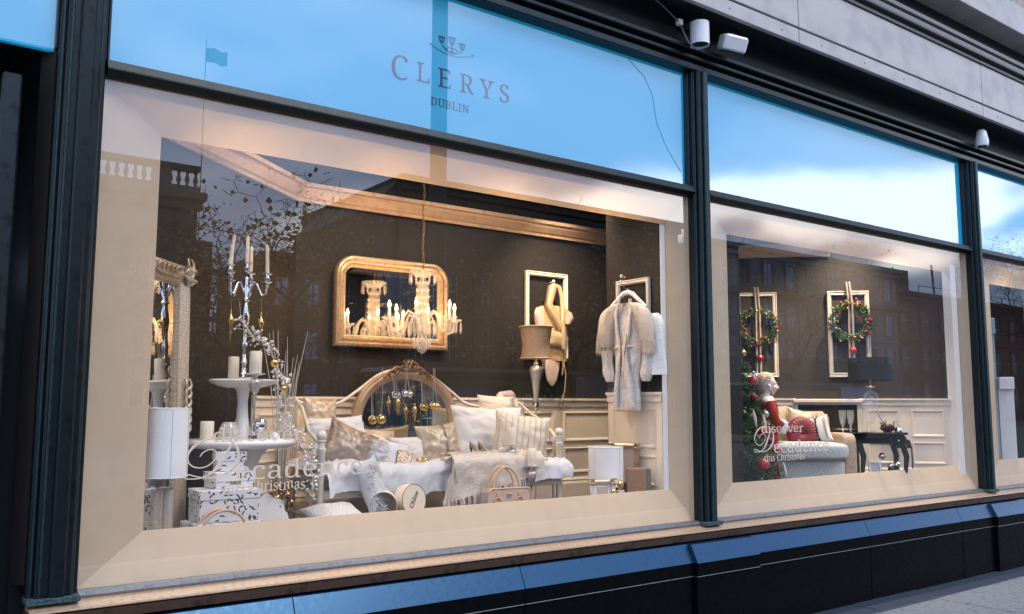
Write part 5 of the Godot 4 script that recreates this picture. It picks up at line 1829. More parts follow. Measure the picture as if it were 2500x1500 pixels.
# a smooth skin round tapered capsules [a, b, ra, rb], joined with a soft minimum, meshed on a grid
func skin(m: MB, caps: Array, cell: float, soft: float) -> void:
	var lo := Vector3.INF
	var hi := -Vector3.INF
	for c in caps:
		for e in 2:
			var r: float = c[2 + e] + soft
			lo = lo.min(c[e] - V(r, r, r)); hi = hi.max(c[e] + V(r, r, r))
	lo -= V(cell, cell, cell) * 2
	var nx := int((hi.x - lo.x) / cell) + 4
	var ny := int((hi.y - lo.y) / cell) + 4
	var nz := int((hi.z - lo.z) / cell) + 4
	var f := PackedFloat32Array()
	f.resize(nx * ny * nz)
	f.fill(1.0)
	for c in caps:
		var a: Vector3 = c[0]
		var d: Vector3 = c[1] - c[0]
		var dd := maxf(d.length_squared(), 1e-9)
		var r0: float = c[2]
		var r1: float = c[3]
		var rr := maxf(r0, r1) + soft * 2 + cell * 2
		var l := (a.min(c[1]) - V(rr, rr, rr) - lo) / cell
		var h := (a.max(c[1]) + V(rr, rr, rr) - lo) / cell
		for k in range(maxi(0, int(l.z)), mini(nz, int(h.z) + 1)):
			for j in range(maxi(0, int(l.y)), mini(ny, int(h.y) + 1)):
				for i in range(maxi(0, int(l.x)), mini(nx, int(h.x) + 1)):
					var p := lo + V(i, j, k) * cell
					var t := clampf((p - a).dot(d) / dd, 0, 1)
					var v := p.distance_to(a + d * t) - lerpf(r0, r1, t)
					var q := i + nx * (j + ny * k)
					var g := f[q]
					var w := clampf(.5 + .5 * (g - v) / soft, 0, 1)
					f[q] = lerpf(g, v, w) - soft * w * (1 - w)
	var id := {}
	var at := func(i, j, k): return f[i + nx * (j + ny * k)]
	for k in nz - 1:
		for j in ny - 1:
			for i in nx - 1:
				var q := i + nx * (j + ny * k)
				var inn := 0
				for e in 8: inn += 1 if f[q + (e & 1) + nx * ((e >> 1) & 1) + nx * ny * (e >> 2)] < 0 else 0
				if inn == 0 or inn == 8: continue
				var s := Vector3.ZERO
				var n := 0
				for e in 8:
					for b in 3:
						if e & (1 << b): continue
						var e2: int = e | (1 << b)
						var va := f[q + (e & 1) + nx * ((e >> 1) & 1) + nx * ny * (e >> 2)]
						var vb := f[q + (e2 & 1) + nx * ((e2 >> 1) & 1) + nx * ny * (e2 >> 2)]
						if (va < 0) == (vb < 0): continue
						var u := va / (va - vb)
						var pa := V(e & 1, (e >> 1) & 1, e >> 2)
						var pb := V(e2 & 1, (e2 >> 1) & 1, e2 >> 2)
						s += pa.lerp(pb, u); n += 1
				var g := V(f[q + 1] - f[q], f[q + nx] - f[q], f[q + nx * ny] - f[q]) + V(f[q + 1 + nx + nx * ny] - f[q + nx + nx * ny], f[q + 1 + nx + nx * ny] - f[q + 1 + nx * ny], f[q + 1 + nx + nx * ny] - f[q + 1 + nx])
				id[q] = m.vert(lo + (V(i, j, k) + s / n) * cell, g.normalized())
	for q in id:
		var i: int = q % nx
		var j: int = (q / nx) % ny
		var k: int = q / (nx * ny)
		for b in 3:
			var st: int = [1, nx, nx * ny][b]
			if (f[q] < 0) == (f[q + st] < 0): continue
			var s1: int = [nx, nx * ny, 1][b]
			var s2: int = [nx * ny, 1, nx][b]
			if id.has(q - s1) and id.has(q - s2) and id.has(q - s1 - s2):
				m.tri(id[q], id[q - s1], id[q - s1 - s2]); m.tri(id[q], id[q - s1 - s2], id[q - s2])

func W2(u: float, y: float, off: float) -> Vector3:   # a point on bay two's slanted wall: u metres left of its right end, off metres in front
	return V(7.96 - .7071 * u - .7071 * off, y, -.15 - .7071 * u + .7071 * off)

func bay_two() -> void:
	var m := MB.new()
	m.b(4.2, 12.6, .80, .95, -2.8, -.09)
	setting("display_floor", m, "dark_wall")
	m = MB.new()
	m.box(Transform3D(Basis(V(0, 1, 0), deg_to_rad(-45)), W2(1.45, 2.425, -.06)), V(2.95, 2.95, .1))
	var bw := setting("slanted_wall", m, "dark_wall_two")
	panelling(bw, W2(2.9, 0, -.008), W2(1.50, 0, -.008), .95, 1.80, 3)
	panelling(bw, W2(.86, 0, -.008), W2(0, 0, -.008), .95, 1.80, 2)
	m = MB.new(); m.b(7.955, 8.06, .95, 3.9, -.16, -.075)
	setting("side_pier", m, "white_paint")
	m = MB.new(); m.b(4.95, 7.0, .95, 3.9, -2.75, -2.6)
	setting("partition", m, "dark_wall")
	m = MB.new()
	m.sweep([W2(2.9, 3.27, 0), W2(1.10, 3.27, 0)], Vector3.UP, [Vector2(0, 0), Vector2(.02, 0), Vector2(.03, .03), Vector2(.075, .072), Vector2(.10, .097), Vector2(.10, .125), Vector2(0, .125)])
	tag(part("cornice", m, "cornice_wood", self), "pinkish gold wooden cornice over the armchair window's slanted wall", "cornice")
	for s in [[4.9, 5.4, -.7], [6.0, 6.3, -.8], [7.1, 6.9, -.5]]:
		spot(V(s[0], 3.72, -.45), V(s[1], 1.5, s[2] - .3), 3.6, 48, "white ceiling spotlight %s over the armchair display" % ["first", "second", "third"][used["ceiling_spotlight"] - 5], Color(1, .92, .82))
	added_tube_light(4.5, 7.9, .65, "added unseen tube light behind the armchair window's top board")
	# fireplace opening
	var t := thing("fireplace", "black fireplace opening with thin surround behind the armchair", "fireplace", Transform3D(Basis(V(0, 1, 0), deg_to_rad(-45)), W2(1.18, .955, .0)))
	m = MB.new(); m.b(-.31, .31, 0, .80, -.03, .006)
	part("firebox", m, "lacquer", t)
	m = MB.new()
	m.sweep([V(-.31, 0, 0), V(-.31, .80, 0), V(.31, .80, 0), V(.31, 0, 0)], V(0, 0, 1), [Vector2(-.02, 0), Vector2(-.02, .02), Vector2(.02, .02), Vector2(.02, 0)])
	part("surround", m, "wainscot", t)
	m = MB.new(); m.b(-.34, .34, .80, .838, 0, .06, .006)
	part("mantel", m, "wainscot", t)
	# frames, ribbons, wreaths
	for i in 2:
		var u: float = [1.857, .940][i]
		t = thing("picture_frame", ["empty cream frame behind the berry wreath nearer the tree", "empty cream frame behind the wreath above the black lamp"][i], "picture frame", Transform3D(Basis(V(0, 1, 0), deg_to_rad(-45)), W2(u, 2.015, .004)), "empty cream frames on the walls")
		m = MB.new(); frame_rect(m, .415, .885, [Vector2(0, 0), Vector2(0, .022), Vector2(-.006, .028), Vector2(-.018, .02), Vector2(-.034, .026), Vector2(-.044, .014), Vector2(-.044, 0)])
		part("frame", m, "cream_metal", t)
		m = MB.new(); m.b(-.205, -.2, .02, .86, -.004, .0); m.b(-.17, .17, .04, .845, -.004, .001)
		part("backing", m, "dark_wall_two", t)
		t = thing("wreath", ["green wreath with gold and red berries nearest the tree", "green wreath with baubles on the frame above the black lamp"][i], "wreath", Transform3D(Basis(V(0, 1, 0), deg_to_rad(-45)), W2(u, [2.535, 2.575][i], .085)), "wreaths on the slanted wall")
		var R := .165
		m = MB.new()
		var n2 := MB.new()
		var be := MB.new()
		var rb := MB.new()
		for k in 900:
			var a := rng.randf() * TAU
			var rr := R + rng.randf_range(-.035, .035)
			var p := V(cos(a) * rr, sin(a) * rr, rng.randf_range(-.03, .04))
			var d := (V(cos(a + 1.2), sin(a + 1.2), 0) + V(rng.randf_range(-1, 1), rng.randf_range(-1, 1), rng.randf_range(-.6, 1)) * .9).normalized() * rng.randf_range(.025, .06)
			(m if k % 3 else n2).tube([p, p + d], [.0055, .002], 3)
			if k % 13 == 0: be.ball(p + d * .8 + V(0, 0, .02), rng.randf_range(.008, .015), 8)
			if k % 40 == 0: rb.ball(p + d * .8 + V(0, 0, .02), .016, 8)
		part("foliage", m, "needle", t).set_meta("kind", "stuff")
		part("light_foliage", n2, "needle_light", t).set_meta("kind", "stuff")
		part("gold_berry", be, "gold", t).set_meta("kind", "stuff")
		part("red_berry", rb, "red_ball", t).set_meta("kind", "stuff")
		m = MB.new()
		for s in [-.014, .016]: m.tube([V(s, .42, -.04), V(s * 1.1, .16, .05), V(s * 1.3, -.05, .03), V(s * 1.2 - .005, -.58 if i == 0 else -.50, .03)], .0125, 6, false, Vector2(1, .14))
		part("ribbon", m, "linen_cream", t)
		t = thing("bauble", ["red bauble on ribbon below the wreath nearest the tree", "red bauble on ribbon just above the black lamp shade"][i], "bauble", Transform3D(Basis(), W2(u - .01, [2.212, 2.285][i], .125)), "red baubles below the wreaths")
		m = MB.new(); m.ball(V(0, 0, 0), .036, 20)
		part("ball", m, "red_ball", t)
		m = MB.new(); m.cyl(V(0, .034, 0), .008, .012, 10)
		part("cap", m, "gilt", t)
	christmas_tree()
	mannequin()
	armchair()
	lamp_table()
	bay_three()

func christmas_tree() -> void:
	var t := thing("christmas_tree", "decorated green Christmas tree at the armchair window's left edge", "christmas tree", X(5.13, .955, -.66))
	var m := MB.new(); m.tube([V(0, 0, 0), V(.01, .9, 0), V(0, 1.62, 0)], [.03, .02, .005], 8)
	part("trunk", m, "bark", t)
	var a1 := MB.new()
	var a2 := MB.new()
	for k in 430:
		var h := pow(rng.randf(), 1.25)
		var y := .06 + 1.5 * h
		var R := .50 * pow(1 - h, .85) + .03
		var a := rng.randf() * TAU
		var d := V(cos(a), 0, sin(a))
		var tip := d * R * rng.randf_range(.75, 1.08) + V(0, y - .06 * (1 - h) + rng.randf_range(-.03, .03), 0)
		var root := V(0, y + .03, 0)
		a1.tube([root, root.lerp(tip, .6) + V(0, .02, 0), tip], [.006, .004, .002], 3)
		var len := root.distance_to(tip)
		var n := int(12 + len * 105)
		for q in n:
			var s := lerpf(.18, 1.0, sqrt(rng.randf()))
			var p := root.lerp(tip, s) + V(0, .02 * sin(s * PI), 0)
			var e := (d * .55 + V(rng.randf_range(-1, 1), rng.randf_range(-.5, .9), rng.randf_range(-1, 1)) * .8).normalized() * rng.randf_range(.035, .065)
			(a2 if (q + k) % 3 == 0 else a1).tube([p, p + e], [.0048, .0016], 3)
	part("foliage", a1, "needle", t).set_meta("kind", "stuff")
	part("light_foliage", a2, "needle_light", t).set_meta("kind", "stuff")
	m = MB.new()
	for k in 90:
		var h := rng.randf()
		var a := rng.randf() * TAU
		m.ball(V(cos(a), 0, sin(a)) * ((.41 * (1 - h) + .03) * rng.randf_range(.8, 1.05)) + V(0, .05 + 1.5 * h, 0), .0055, 6)
	part("fairy_light", m, glow("fairy_lamp", C(.9, .8, .5), C(1, .75, .4), 2.5), t).set_meta("kind", "stuff")
	# hung things: position by height and bearing from the trunk
	var hang := [["red", .30, -8, .05, "large red bauble low on the tree at window corner"], ["red", .56, 4, .044, "red bauble on the tree at mid height near mannequin's skirt"], ["red", .98, 30, .042, "red bauble with silver bow on the tree by mannequin's cheek"], ["red", .40, 44, .036, "red bauble low on the tree by the mannequin's legs"], ["plum", .84, 6, .034, "dark plum bauble on the tree below the silver bow"], ["silver", .70, 36, .033, "silver bauble on the tree beside the mannequin's jacket"], ["red", 1.34, 20, .034, "pinkish red bauble near the top of the tree"], ["gold", 1.22, 28, .030, "gold bauble high on the tree by the wreath"], ["plum", .48, 16, .028, "small plum bauble low on the tree"], ["silver", .43, 62, .026, "small pale bauble at the tree's lowest outer branch"], ["red", .16, 70, .034, "red bauble at the foot of the tree"]]
	for q in hang:
		var h: float = q[1] / 1.55
		var a := deg_to_rad(90 - q[2])
		var r: float = .50 * pow(1 - h, .85) + .05
		var b := thing("bauble", q[4], "bauble", Transform3D(Basis(), V(5.13, .955, -.66) + V(cos(a) * r, q[1], sin(a) * r)), "baubles on the Christmas tree")
		m = MB.new(); m.ball(V(0, 0, 0), q[3], 20)
		part("ball", m, {"red": "red_ball", "plum": "maroon", "silver": "chrome", "gold": "gold"}[q[0]], b)
		m = MB.new(); m.cyl(V(0, q[3] - .002, 0), .008, .012, 10)
		part("cap", m, "chrome", b)
		if q[1] == .98:
			m = MB.new()
			for s in 6:
				var g := TAU * s / 6
				m.tube([V(0, .05, .01), V(cos(g) * .03, .05 + sin(g) * .03, .02), V(cos(g + .5) * .035, .05 + sin(g + .5) * .035, .01), V(0, .05, .01)], .005, 5)
			part("bow", m, "chrome", b)
	for q in [[.66, -6, "pale pointed glass icicle at the tree's left"], [.62, 12, "pale pointed glass icicle hanging at mid height of the tree"], [.22, 40, "pale glass icicle low on the tree near mannequin's boots"], [.24, 12, "slender plum glass icicle low on the tree"]]:
		var h: float = q[0] / 1.55
		var a := deg_to_rad(90 - q[1])
		var r: float = .50 * pow(1 - h, .85) + .06
		var b := thing("icicle_ornament", q[2], "ornament", Transform3D(Basis.from_euler(V(0, 0, .25)), V(5.13, .955, -.66) + V(cos(a) * r, q[0], sin(a) * r)), "icicles on the Christmas tree")
		m = MB.new(); m.lathe(X(0, -.09, 0), [Vector2(0, 0), Vector2(.006, .04), Vector2(.015, .10), Vector2(.010, .14), Vector2(.004, .17), Vector2(0, .18)], 12)
		part("glass_body", m, "maroon" if q[2].contains("plum") else "pearl", b)

func mannequin() -> void:
	# a child mannequin turned to the right, in red jacket and trousers with a white fur muff
	var t := thing("child_mannequin", "pale child mannequin in red jacket and trousers beside the tree", "mannequin", X(5.86, .955, -.77, 55))
	var m := MB.new()
	# body in its own axes: +z is its front
	skin(m, [[V(0, .62, 0), V(0, .80, .0), .085, .085], [V(-.07, .80, 0), V(.07, .80, 0), .055, .055], [V(0, .82, 0), V(0, .88, .008), .036, .033],
		[V(-.055, .60, 0), V(-.06, .32, .01), .065, .045], [V(.055, .60, 0), V(.062, .32, .03), .065, .045], [V(-.06, .32, .01), V(-.06, .06, -.01), .045, .03], [V(.062, .32, .03), V(.062, .06, .0), .045, .03],
		[V(-.06, .04, -.02), V(-.065, .03, .09), .032, .026], [V(.062, .04, -.01), V(.07, .03, .10), .032, .026],
		[V(-.115, .79, 0), V(-.135, .64, .03), .04, .033], [V(-.135, .64, .03), V(-.05, .60, .12), .032, .024], [V(.115, .79, 0), V(.135, .64, .03), .04, .033], [V(.135, .64, .03), V(.05, .60, .12), .032, .024]], .016, .03)
	part("body", m, "skin_plaster", t)
	m = MB.new()
	var hd := V(0, .955, .012)
	skin(m, [[hd + V(0, .025, -.012), hd + V(0, .03, .0), .080, .078], [hd + V(0, -.03, .03), hd + V(0, -.055, .045), .05, .032], [hd + V(0, -.01, .05), hd + V(0, .0, .052), .045, .04],
		[hd + V(0, .01, .092), hd + V(0, -.022, .104), .006, .012], [hd + V(-.016, -.046, .082), hd + V(.016, -.046, .082), .008, .008], [hd + V(-.035, -.02, .066), hd + V(-.03, -.03, .062), .02, .02], [hd + V(.035, -.02, .066), hd + V(.03, -.03, .062), .02, .02],
		[hd + V(0, -.09, -.01), hd + V(0, -.05, -.01), .034, .036], [hd + V(-.078, -.005, .0), hd + V(-.080, -.03, .004), .014, .010], [hd + V(.078, -.005, .0), hd + V(.080, -.03, .004), .014, .010], [hd + V(-.03, .022, .074), hd + V(.03, .022, .074), .012, .012]], .006, .010)
	var head := part("head", m, "skin_plaster", t)
	m = MB.new()
	for s in [-1.0, 1.0]: m.ball(hd + V(s * .030, .003, .077), .0105, 10, V(1.2, .7, .6))
	part("eye", m, "linen", head)
	m = MB.new()
	skin(m, [[hd + V(0, .05, -.022), hd + V(0, .052, -.004), .072, .072], [hd + V(0, .01, -.05), hd + V(0, -.02, -.055), .045, .03]], .008, .012)
	for i in 170:
		var a := rng.randf() * TAU
		var e := rng.randf_range(-.1, 1.5)
		var d := V(cos(a) * cos(e), sin(e), sin(a) * cos(e))
		if d.z > .35 and d.y < .55 or d.z > .0 and d.y < .15: continue
		var p := hd + V(0, .036, -.012) + d * .080
		var g := d.cross(V(.3, 1, .2)).normalized() * .014
		m.tube([p - g, p + d * .005, p + g + V(0, -.005, .003)], [.0025, .006, .002], 5)
	part("hair", m, "hair_plaster", head)
	m = MB.new()
	shell(m, [[.858, 0, 0.0, .05, .045], [.838, 0, 0, .085, .06], [.80, 0, 0, .13, .08], [.70, 0, .005, .115, .095], [.60, 0, .01, .115, .10], [.52, 0, .01, .13, .11]], 6, .05, 61)
	part("jacket", m, "red_cloth", t)
	m = MB.new()
	for s in [-1.0, 1.0]:
		m.tube([V(s * .115, .80, 0), V(s * .145, .72, .01), V(s * .145, .635, .035), V(s * .095, .61, .085), V(s * .06, .60, .11)], [.048, .048, .044, .040, .038], 12)
	part("sleeve", m, "red_cloth", t)
	m = MB.new()
	m.tube([V(-.05, .87, .03), V(0, .845, .055), V(.05, .87, .03)], .014, 8)
	m.tube([V(0, .85, .06), V(-.01, .78, .09), V(.0, .70, .11)], .011, 6)
	part("scarf", m, "maroon", t)
	m = MB.new()
	m.lathe(X(-.085, .585, .12, 0, 0, -90), [Vector2(0, 0), Vector2(.045, .003), Vector2(.062, .03), Vector2(.066, .085), Vector2(.060, .14), Vector2(.045, .168), Vector2(0, .17)], 20)
	for i in 220:
		var a := rng.randf() * TAU
		var p := V(rng.randf_range(-.08, .08), .585 + sin(a) * .058, .12 + cos(a) * .058)
		var d := V(rng.randf_range(-.6, .6), sin(a), cos(a)).normalized() * .02
		m.tube([p, p + d], [.003, .001], 3)
	part("fur_muff", m, "fur_white", t)
	m = MB.new()
	for s in [-1.0, 1.0]:
		m.tube([V(s * .055, .60, 0), V(s * .06, .45, .012), V(s * .062, .32, .02), V(s * .062, .18, .008), V(s * .062, .09, -.005)], [.075, .070, .055, .048, .045], 14)
	part("trousers", m, "red_cloth", t)

func armchair() -> void:
	# local axes along the chair's own seat: x right, z front
	var t := thing("armchair", "grey beige chenille armchair with rolled arms and loose cushion", "armchair", X(6.20, .955, -.62, -36.3))
	var m := MB.new()
	m.soft(X(-.02, .16, -.05), V(.68, .27, .54), .28)
	part("base", m, "chenille", t)
	m = MB.new()
	m.soft(X(-.01, .36, .0), V(.72, .165, .58), .42)
	part("seat_cushion", m, "chenille", t)
	for q in [-.42, .385]:
		m = MB.new()
		m.soft(X(q, .27, -.13), V(.14, .50, .50), .3)
		part("arm", m, "chenille_tan", t)
	m = MB.new()
	m.box(X(-.02, .44, -.36, 0, -10, 0), V(.80, .56, .14), .06)
	part("backrest", m, "chenille_tan", t)
	m = MB.new()
	for q in [[-.36, -.28], [.36, -.28], [-.36, .16], [.30, .16]]: m.cyl(V(q[0], 0, q[1]), .02, .04, 10)
	part("foot", m, "lacquer", t)
	var cs := [["tan chenille back cushion at the armchair's left", "chenille_tan", V(-.23, .58, -.27), .42, .38, .16, 4.0, -14.0, 3.0], ["gold cushion standing at the back of the armchair", "satin_gold", V(.07, .60, -.245), .30, .27, .11, 6.0, -10.0, -9.0], ["black and ivory striped cushion leaning behind the round red cushion", "linen", V(.165, .545, -.10), .24, .26, .10, -34.0, -16.0, 14.0]]
	var bf := Transform3D(Basis(V(0, 1, 0), deg_to_rad(-36.3)), V(6.20, .955, -.62))
	for i in 3:
		var q: Array = cs[i]
		t = thing("cushion", q[0], "cushion", bf * Transform3D(Basis.from_euler(V(deg_to_rad(q[7]), deg_to_rad(q[6]), deg_to_rad(q[8]))), q[2]), "cushions on the armchair")
		m = MB.new(); m.pillow(Transform3D(), q[3], q[4], q[5], 80 + i, .08, 20)
		part("cover", m, q[1], t)
		if i == 2:
			for k in 2:
				m = MB.new()
				m.pillow(X(.005 + .075 * k, 0, .0035), .045 - .015 * k, .255, .10 - .012 * k, 85, .05, 12)
				part("stripe", m, "lacquer" if k == 0 else "wood_gold", t)
	t = thing("round_cushion", "round pleated maroon cushion with centre button on the armchair", "cushion", bf * Transform3D(Basis.from_euler(V(deg_to_rad(-12), deg_to_rad(4), 0)), V(.02, .515, -.09)))
	m = MB.new()
	for side in [1.0, -1.0]:
		var g := []
		for j in 13:
			for i in 96:
				var a := TAU * i / 96
				var u := j / 12.0
				var z := .055 * sqrt(maxf(0, 1 - pow(u, 6))) * (1 - .65 * exp(-u * u * 22)) + .0045 * cos(24 * a) * sin(u * PI)
				g.append(V(cos(a) * u * .155, sin(a) * u * .155, side * z))
		m.grid(g, 96, side < 0, true)
	part("cover", m, "maroon", t)
	m = MB.new(); m.ball(V(0, 0, .026), .017, 14, V(1, 1, .55))
	part("button", m, "maroon", t)

func lamp_table() -> void:
	var t := thing("console_table", "black lacquer console table with curved legs beside the armchair", "table", X(6.93, .955, -.33, -36.3))
	var m := MB.new()
	m.b(-.26, .235, .50, .525, -.15, .15, .008)
	part("table_top", m, "lacquer", t)
	m = MB.new(); m.b(-.245, .06, .42, .499, -.13, .13, .006)
	part("apron", m, "lacquer", t)
	m = MB.new(); m.b(.062, .225, .40, .499, -.135, .145, .02)
	part("drawer", m, "lacquer", t)
	m = MB.new(); m.ball(V(.14, .45, .15), .009, 10)
	part("drawer_knob", m, "chrome", t)
	for q in [[-.21, .11], [.19, .11], [-.21, -.11], [.19, -.11]]:
		m = MB.new()
		m.tube([V(q[0], .42, q[1]), V(q[0] + .03, .30, q[1] + .01), V(q[0] + .015, .16, q[1] + .01), V(q[0] - .02, .06, q[1]), V(q[0] + .01, .0, q[1] + .02)], [.028, .026, .018, .015, .02], 8)
		part("leg", m, "lacquer", t)
	var bf := Transform3D(Basis(V(0, 1, 0), deg_to_rad(-36.3)), V(6.93, 1.48, -.33))
	t = thing("table_lamp", "lamp with wide black shade and glass ring base on console", "lamp", bf * X(-.03, 0, -.02))
	m = MB.new()
	m.lathe(Transform3D(), [Vector2(.205, .485), Vector2(.19, .70)], 36)
	m.lathe(Transform3D(), [Vector2(.188, .70), Vector2(.203, .485)], 36)
	var sh := part("lamp_shade", m, "shade_black", t)
	m = MB.new()
	for s in 7:
		var ring := []
		for i in 36: ring.append(V(cos(TAU * i / 36) * (.2055 - .0022 * s), .487 + .035 * s, sin(TAU * i / 36) * (.2055 - .0022 * s)))
		m.tube(ring, .0012, 3, true)
	part("pleat", m, "shade_black", sh)
	m = MB.new(); m.lathe(Transform3D(), [Vector2(.004, .70), Vector2(.02, .745), Vector2(.014, .745), Vector2(.004, .71)], 12)
	part("finial", m, "crystal", t)
	m = MB.new(); m.cyl(V(0, .40, 0), .008, .30, 10); m.lathe(Transform3D(), [Vector2(0, .405), Vector2(.05, .425), Vector2(.045, .43), Vector2(0, .42)], 18)
	part("stem", m, "gilt", t)
	m = MB.new()
	for r in [.064, .048]:
		var ring := []
		for i in 36: ring.append(V(cos(TAU * i / 36) * r, .32 + sin(TAU * i / 36) * r, 0))
		m.tube(ring, .0085, 8, true)
	m.ball(V(0, .32, 0), .028, 14)
	part("glass_ring", m, "clear_glass", t)
	m = MB.new()
	m.tube([V(.03, .27, 0), V(.055, .20, 0), V(.075, .14, 0), V(.11, .09, 0), V(.12, .03, 0), V(.11, .0, 0)], .006, 6)
	part("curved_rod", m, "chrome", t)
	t = thing("glass_hurricane", "clear glass hurricane vase with silver rim on console table", "vase", bf * X(-.095, 0, .06))
	m = MB.new()
	m.lathe(Transform3D(), [Vector2(0, 0), Vector2(.06, 0), Vector2(.06, .012), Vector2(.018, .02), Vector2(.012, .06), Vector2(.045, .09), Vector2(.052, .14), Vector2(.048, .2), Vector2(.056, .28), Vector2(.053, .28), Vector2(.045, .2), Vector2(.048, .14), Vector2(.04, .095), Vector2(0, .08)], 22)
	part("glass_body", m, "clear_glass", t)
	m = MB.new()
	var rg := []
	for i in 24: rg.append(V(cos(TAU * i / 24) * .056, .28, sin(TAU * i / 24) * .056))
	m.tube(rg, .004, 6, true)
	part("rim", m, "chrome", t)
	for k in 2:
		t = thing("champagne_flute", ["left clear champagne flute on the console behind armchair", "right clear champagne flute on the console with stone stem"][k], "glass", bf * X(-.33 + .075 * k, -.02, .03), "champagne flutes on the console")
		m = MB.new()
		m.lathe(Transform3D(), [Vector2(0, 0), Vector2(.03, 0), Vector2(.028, .005), Vector2(.006, .012), Vector2(.005, .06), Vector2(.022, .10), Vector2(.03, .16), Vector2(.031, .22), Vector2(.029, .22), Vector2(.028, .16), Vector2(.018, .10), Vector2(0, .085)], 18)
		part("glass_body", m, "clear_glass", t)
		m = MB.new()
		for s in 4: m.ball(V(0, .02 + .018 * s, 0), .009, 8)
		m.lathe(X(0, .22, 0), [Vector2(.029, 0), Vector2(.032, 0), Vector2(.032, .004), Vector2(.029, .004)], 18)
		part("silver_trim", m, "chrome", t)
	t = thing("table_shelf", "low black shelf holding the champagne flutes beside the console", "shelf", bf * X(-.30, -.021, .02))
	m = MB.new(); m.b(-.09, .06, -.02, 0, -.06, .06, .003); m.b(-.08, -.06, -.50, -.02, -.05, .05)
	part("board", m, "lacquer", t)
	t = thing("plant_bowl", "dark red bowl of berries and green sprigs on the console", "plant", bf * X(.09, 0, .04))
	m = MB.new(); m.lathe(Transform3D(), [Vector2(0, 0), Vector2(.03, 0), Vector2(.06, .02), Vector2(.075, .04), Vector2(.07, .038), Vector2(0, .03)], 20)
	part("bowl", m, "terracotta_red", t)
	m = MB.new()
	for i in 26: m.ball(V(rng.randf_range(-.05, .05), .04 + rng.randf_range(0, .02), rng.randf_range(-.05, .05)), .012, 8)
	part("berry", m, "maroon", t).set_meta("kind", "stuff")
	m = MB.new()
	for i in 16:
		var a := rng.randf() * TAU
		var b := V(cos(a) * .04, .04, sin(a) * .04)
		var e := b + V(cos(a) * .035, rng.randf_range(.03, .09), sin(a) * .035)
		m.tube([b, b.lerp(e, .5) + V(0, .01, 0), e], [.002, .009, .001], 5, false, Vector2(1, .3))
	part("sprig", m, "plant_leaf", t).set_meta("kind", "stuff")
	t = thing("silver_bell", "small silver bell ornament with tall wire loop on console corner", "ornament", bf * X(.185, 0, .05))
	m = MB.new(); m.lathe(Transform3D(), [Vector2(0, 0), Vector2(.034, .0), Vector2(.036, .006), Vector2(.03, .03), Vector2(.018, .046), Vector2(0, .05)], 20)
	part("bell", m, "chrome", t)
	m = MB.new()
	var lp := []
	for i in 16: lp.append(V(-.035 + .036 * (1 - cos(TAU * i / 15.0)) * .9 - .01, .04 + .055 * (1 - cos(TAU * i / 15.0)) * .5 * 1.2 + .0, .01 * sin(TAU * i / 15.0)))
	m.tube(range(16).map(func(i): return V(-.028 + .03 * cos(PI * i / 15), .03 + .075 * sin(PI * i / 15), 0)), .003, 5)
	part("loop", m, "chrome", t)
	t = thing("side_stool", "small dark hoop-backed stool standing right of the console", "stool", X(7.37, .955, -.33, -40))
	m = MB.new()
	m.poly(X(0, .36, -.02), range(13).map(func(i): return Vector2(cos(PI * i / 12) * .085, sin(PI * i / 12) * .10)), .03)
	part("hoop_panel", m, "gold_dark", t)
	m = MB.new()
	m.tube([V(-.085, 0, 0), V(-.085, .36, 0), V(-.07, .43, 0), V(0, .465, 0), V(.07, .43, 0), V(.085, .36, 0), V(.09, .0, 0)], .006, 6)
	part("wire_frame", m, "lacquer", t)
	for q in [[6.955, 1.255, -.30, .032, "silver bauble hanging under the console table", 1], [7.06, 1.175, -.22, .036, "large silver bauble on the floor right of the console leg", 0], [6.99, 1.165, -.24, .030, "dark silver bauble on the floor by the console leg", 0]]:
		t = thing("bauble", q[4], "bauble", X(q[0], q[1], q[2]), "silver baubles under the console")
		m = MB.new(); m.ball(V(0, 0, 0), q[3], 18)
		part("ball", m, "chrome", t)
		if q[5]:
			m = MB.new(); m.tube([V(0, q[3], 0), V(0, .14, 0)], .0012, 4)
			part("thread", m, "chrome", t)
		else:
			m = MB.new(); m.cyl(V(0, .955 - q[1], 0), .025, q[1] - .955 - q[3] + .006, 12)
			part("stand", m, "black", t)
	t = thing("photo_frame", "white photo frame leaning under the console table", "photo frame", X(6.86, 1.06, -.31, -36, -14))
	m = MB.new(); frame_rect(m, .12, .15, [Vector2(0, -.006), Vector2(0, .01), Vector2(-.018, .01), Vector2(-.02, -.006)])
	part("frame", m, "white_paint", t)
	m = MB.new(); m.b(-.042, .042, .018, .132, -.005, .0)
	part("picture", m, "lace_grey", t)
	m = MB.new(); m.b(-.05, .05, -.105, -.003, -.05, -.005, .003)
	part("support_block", m, "black", t)

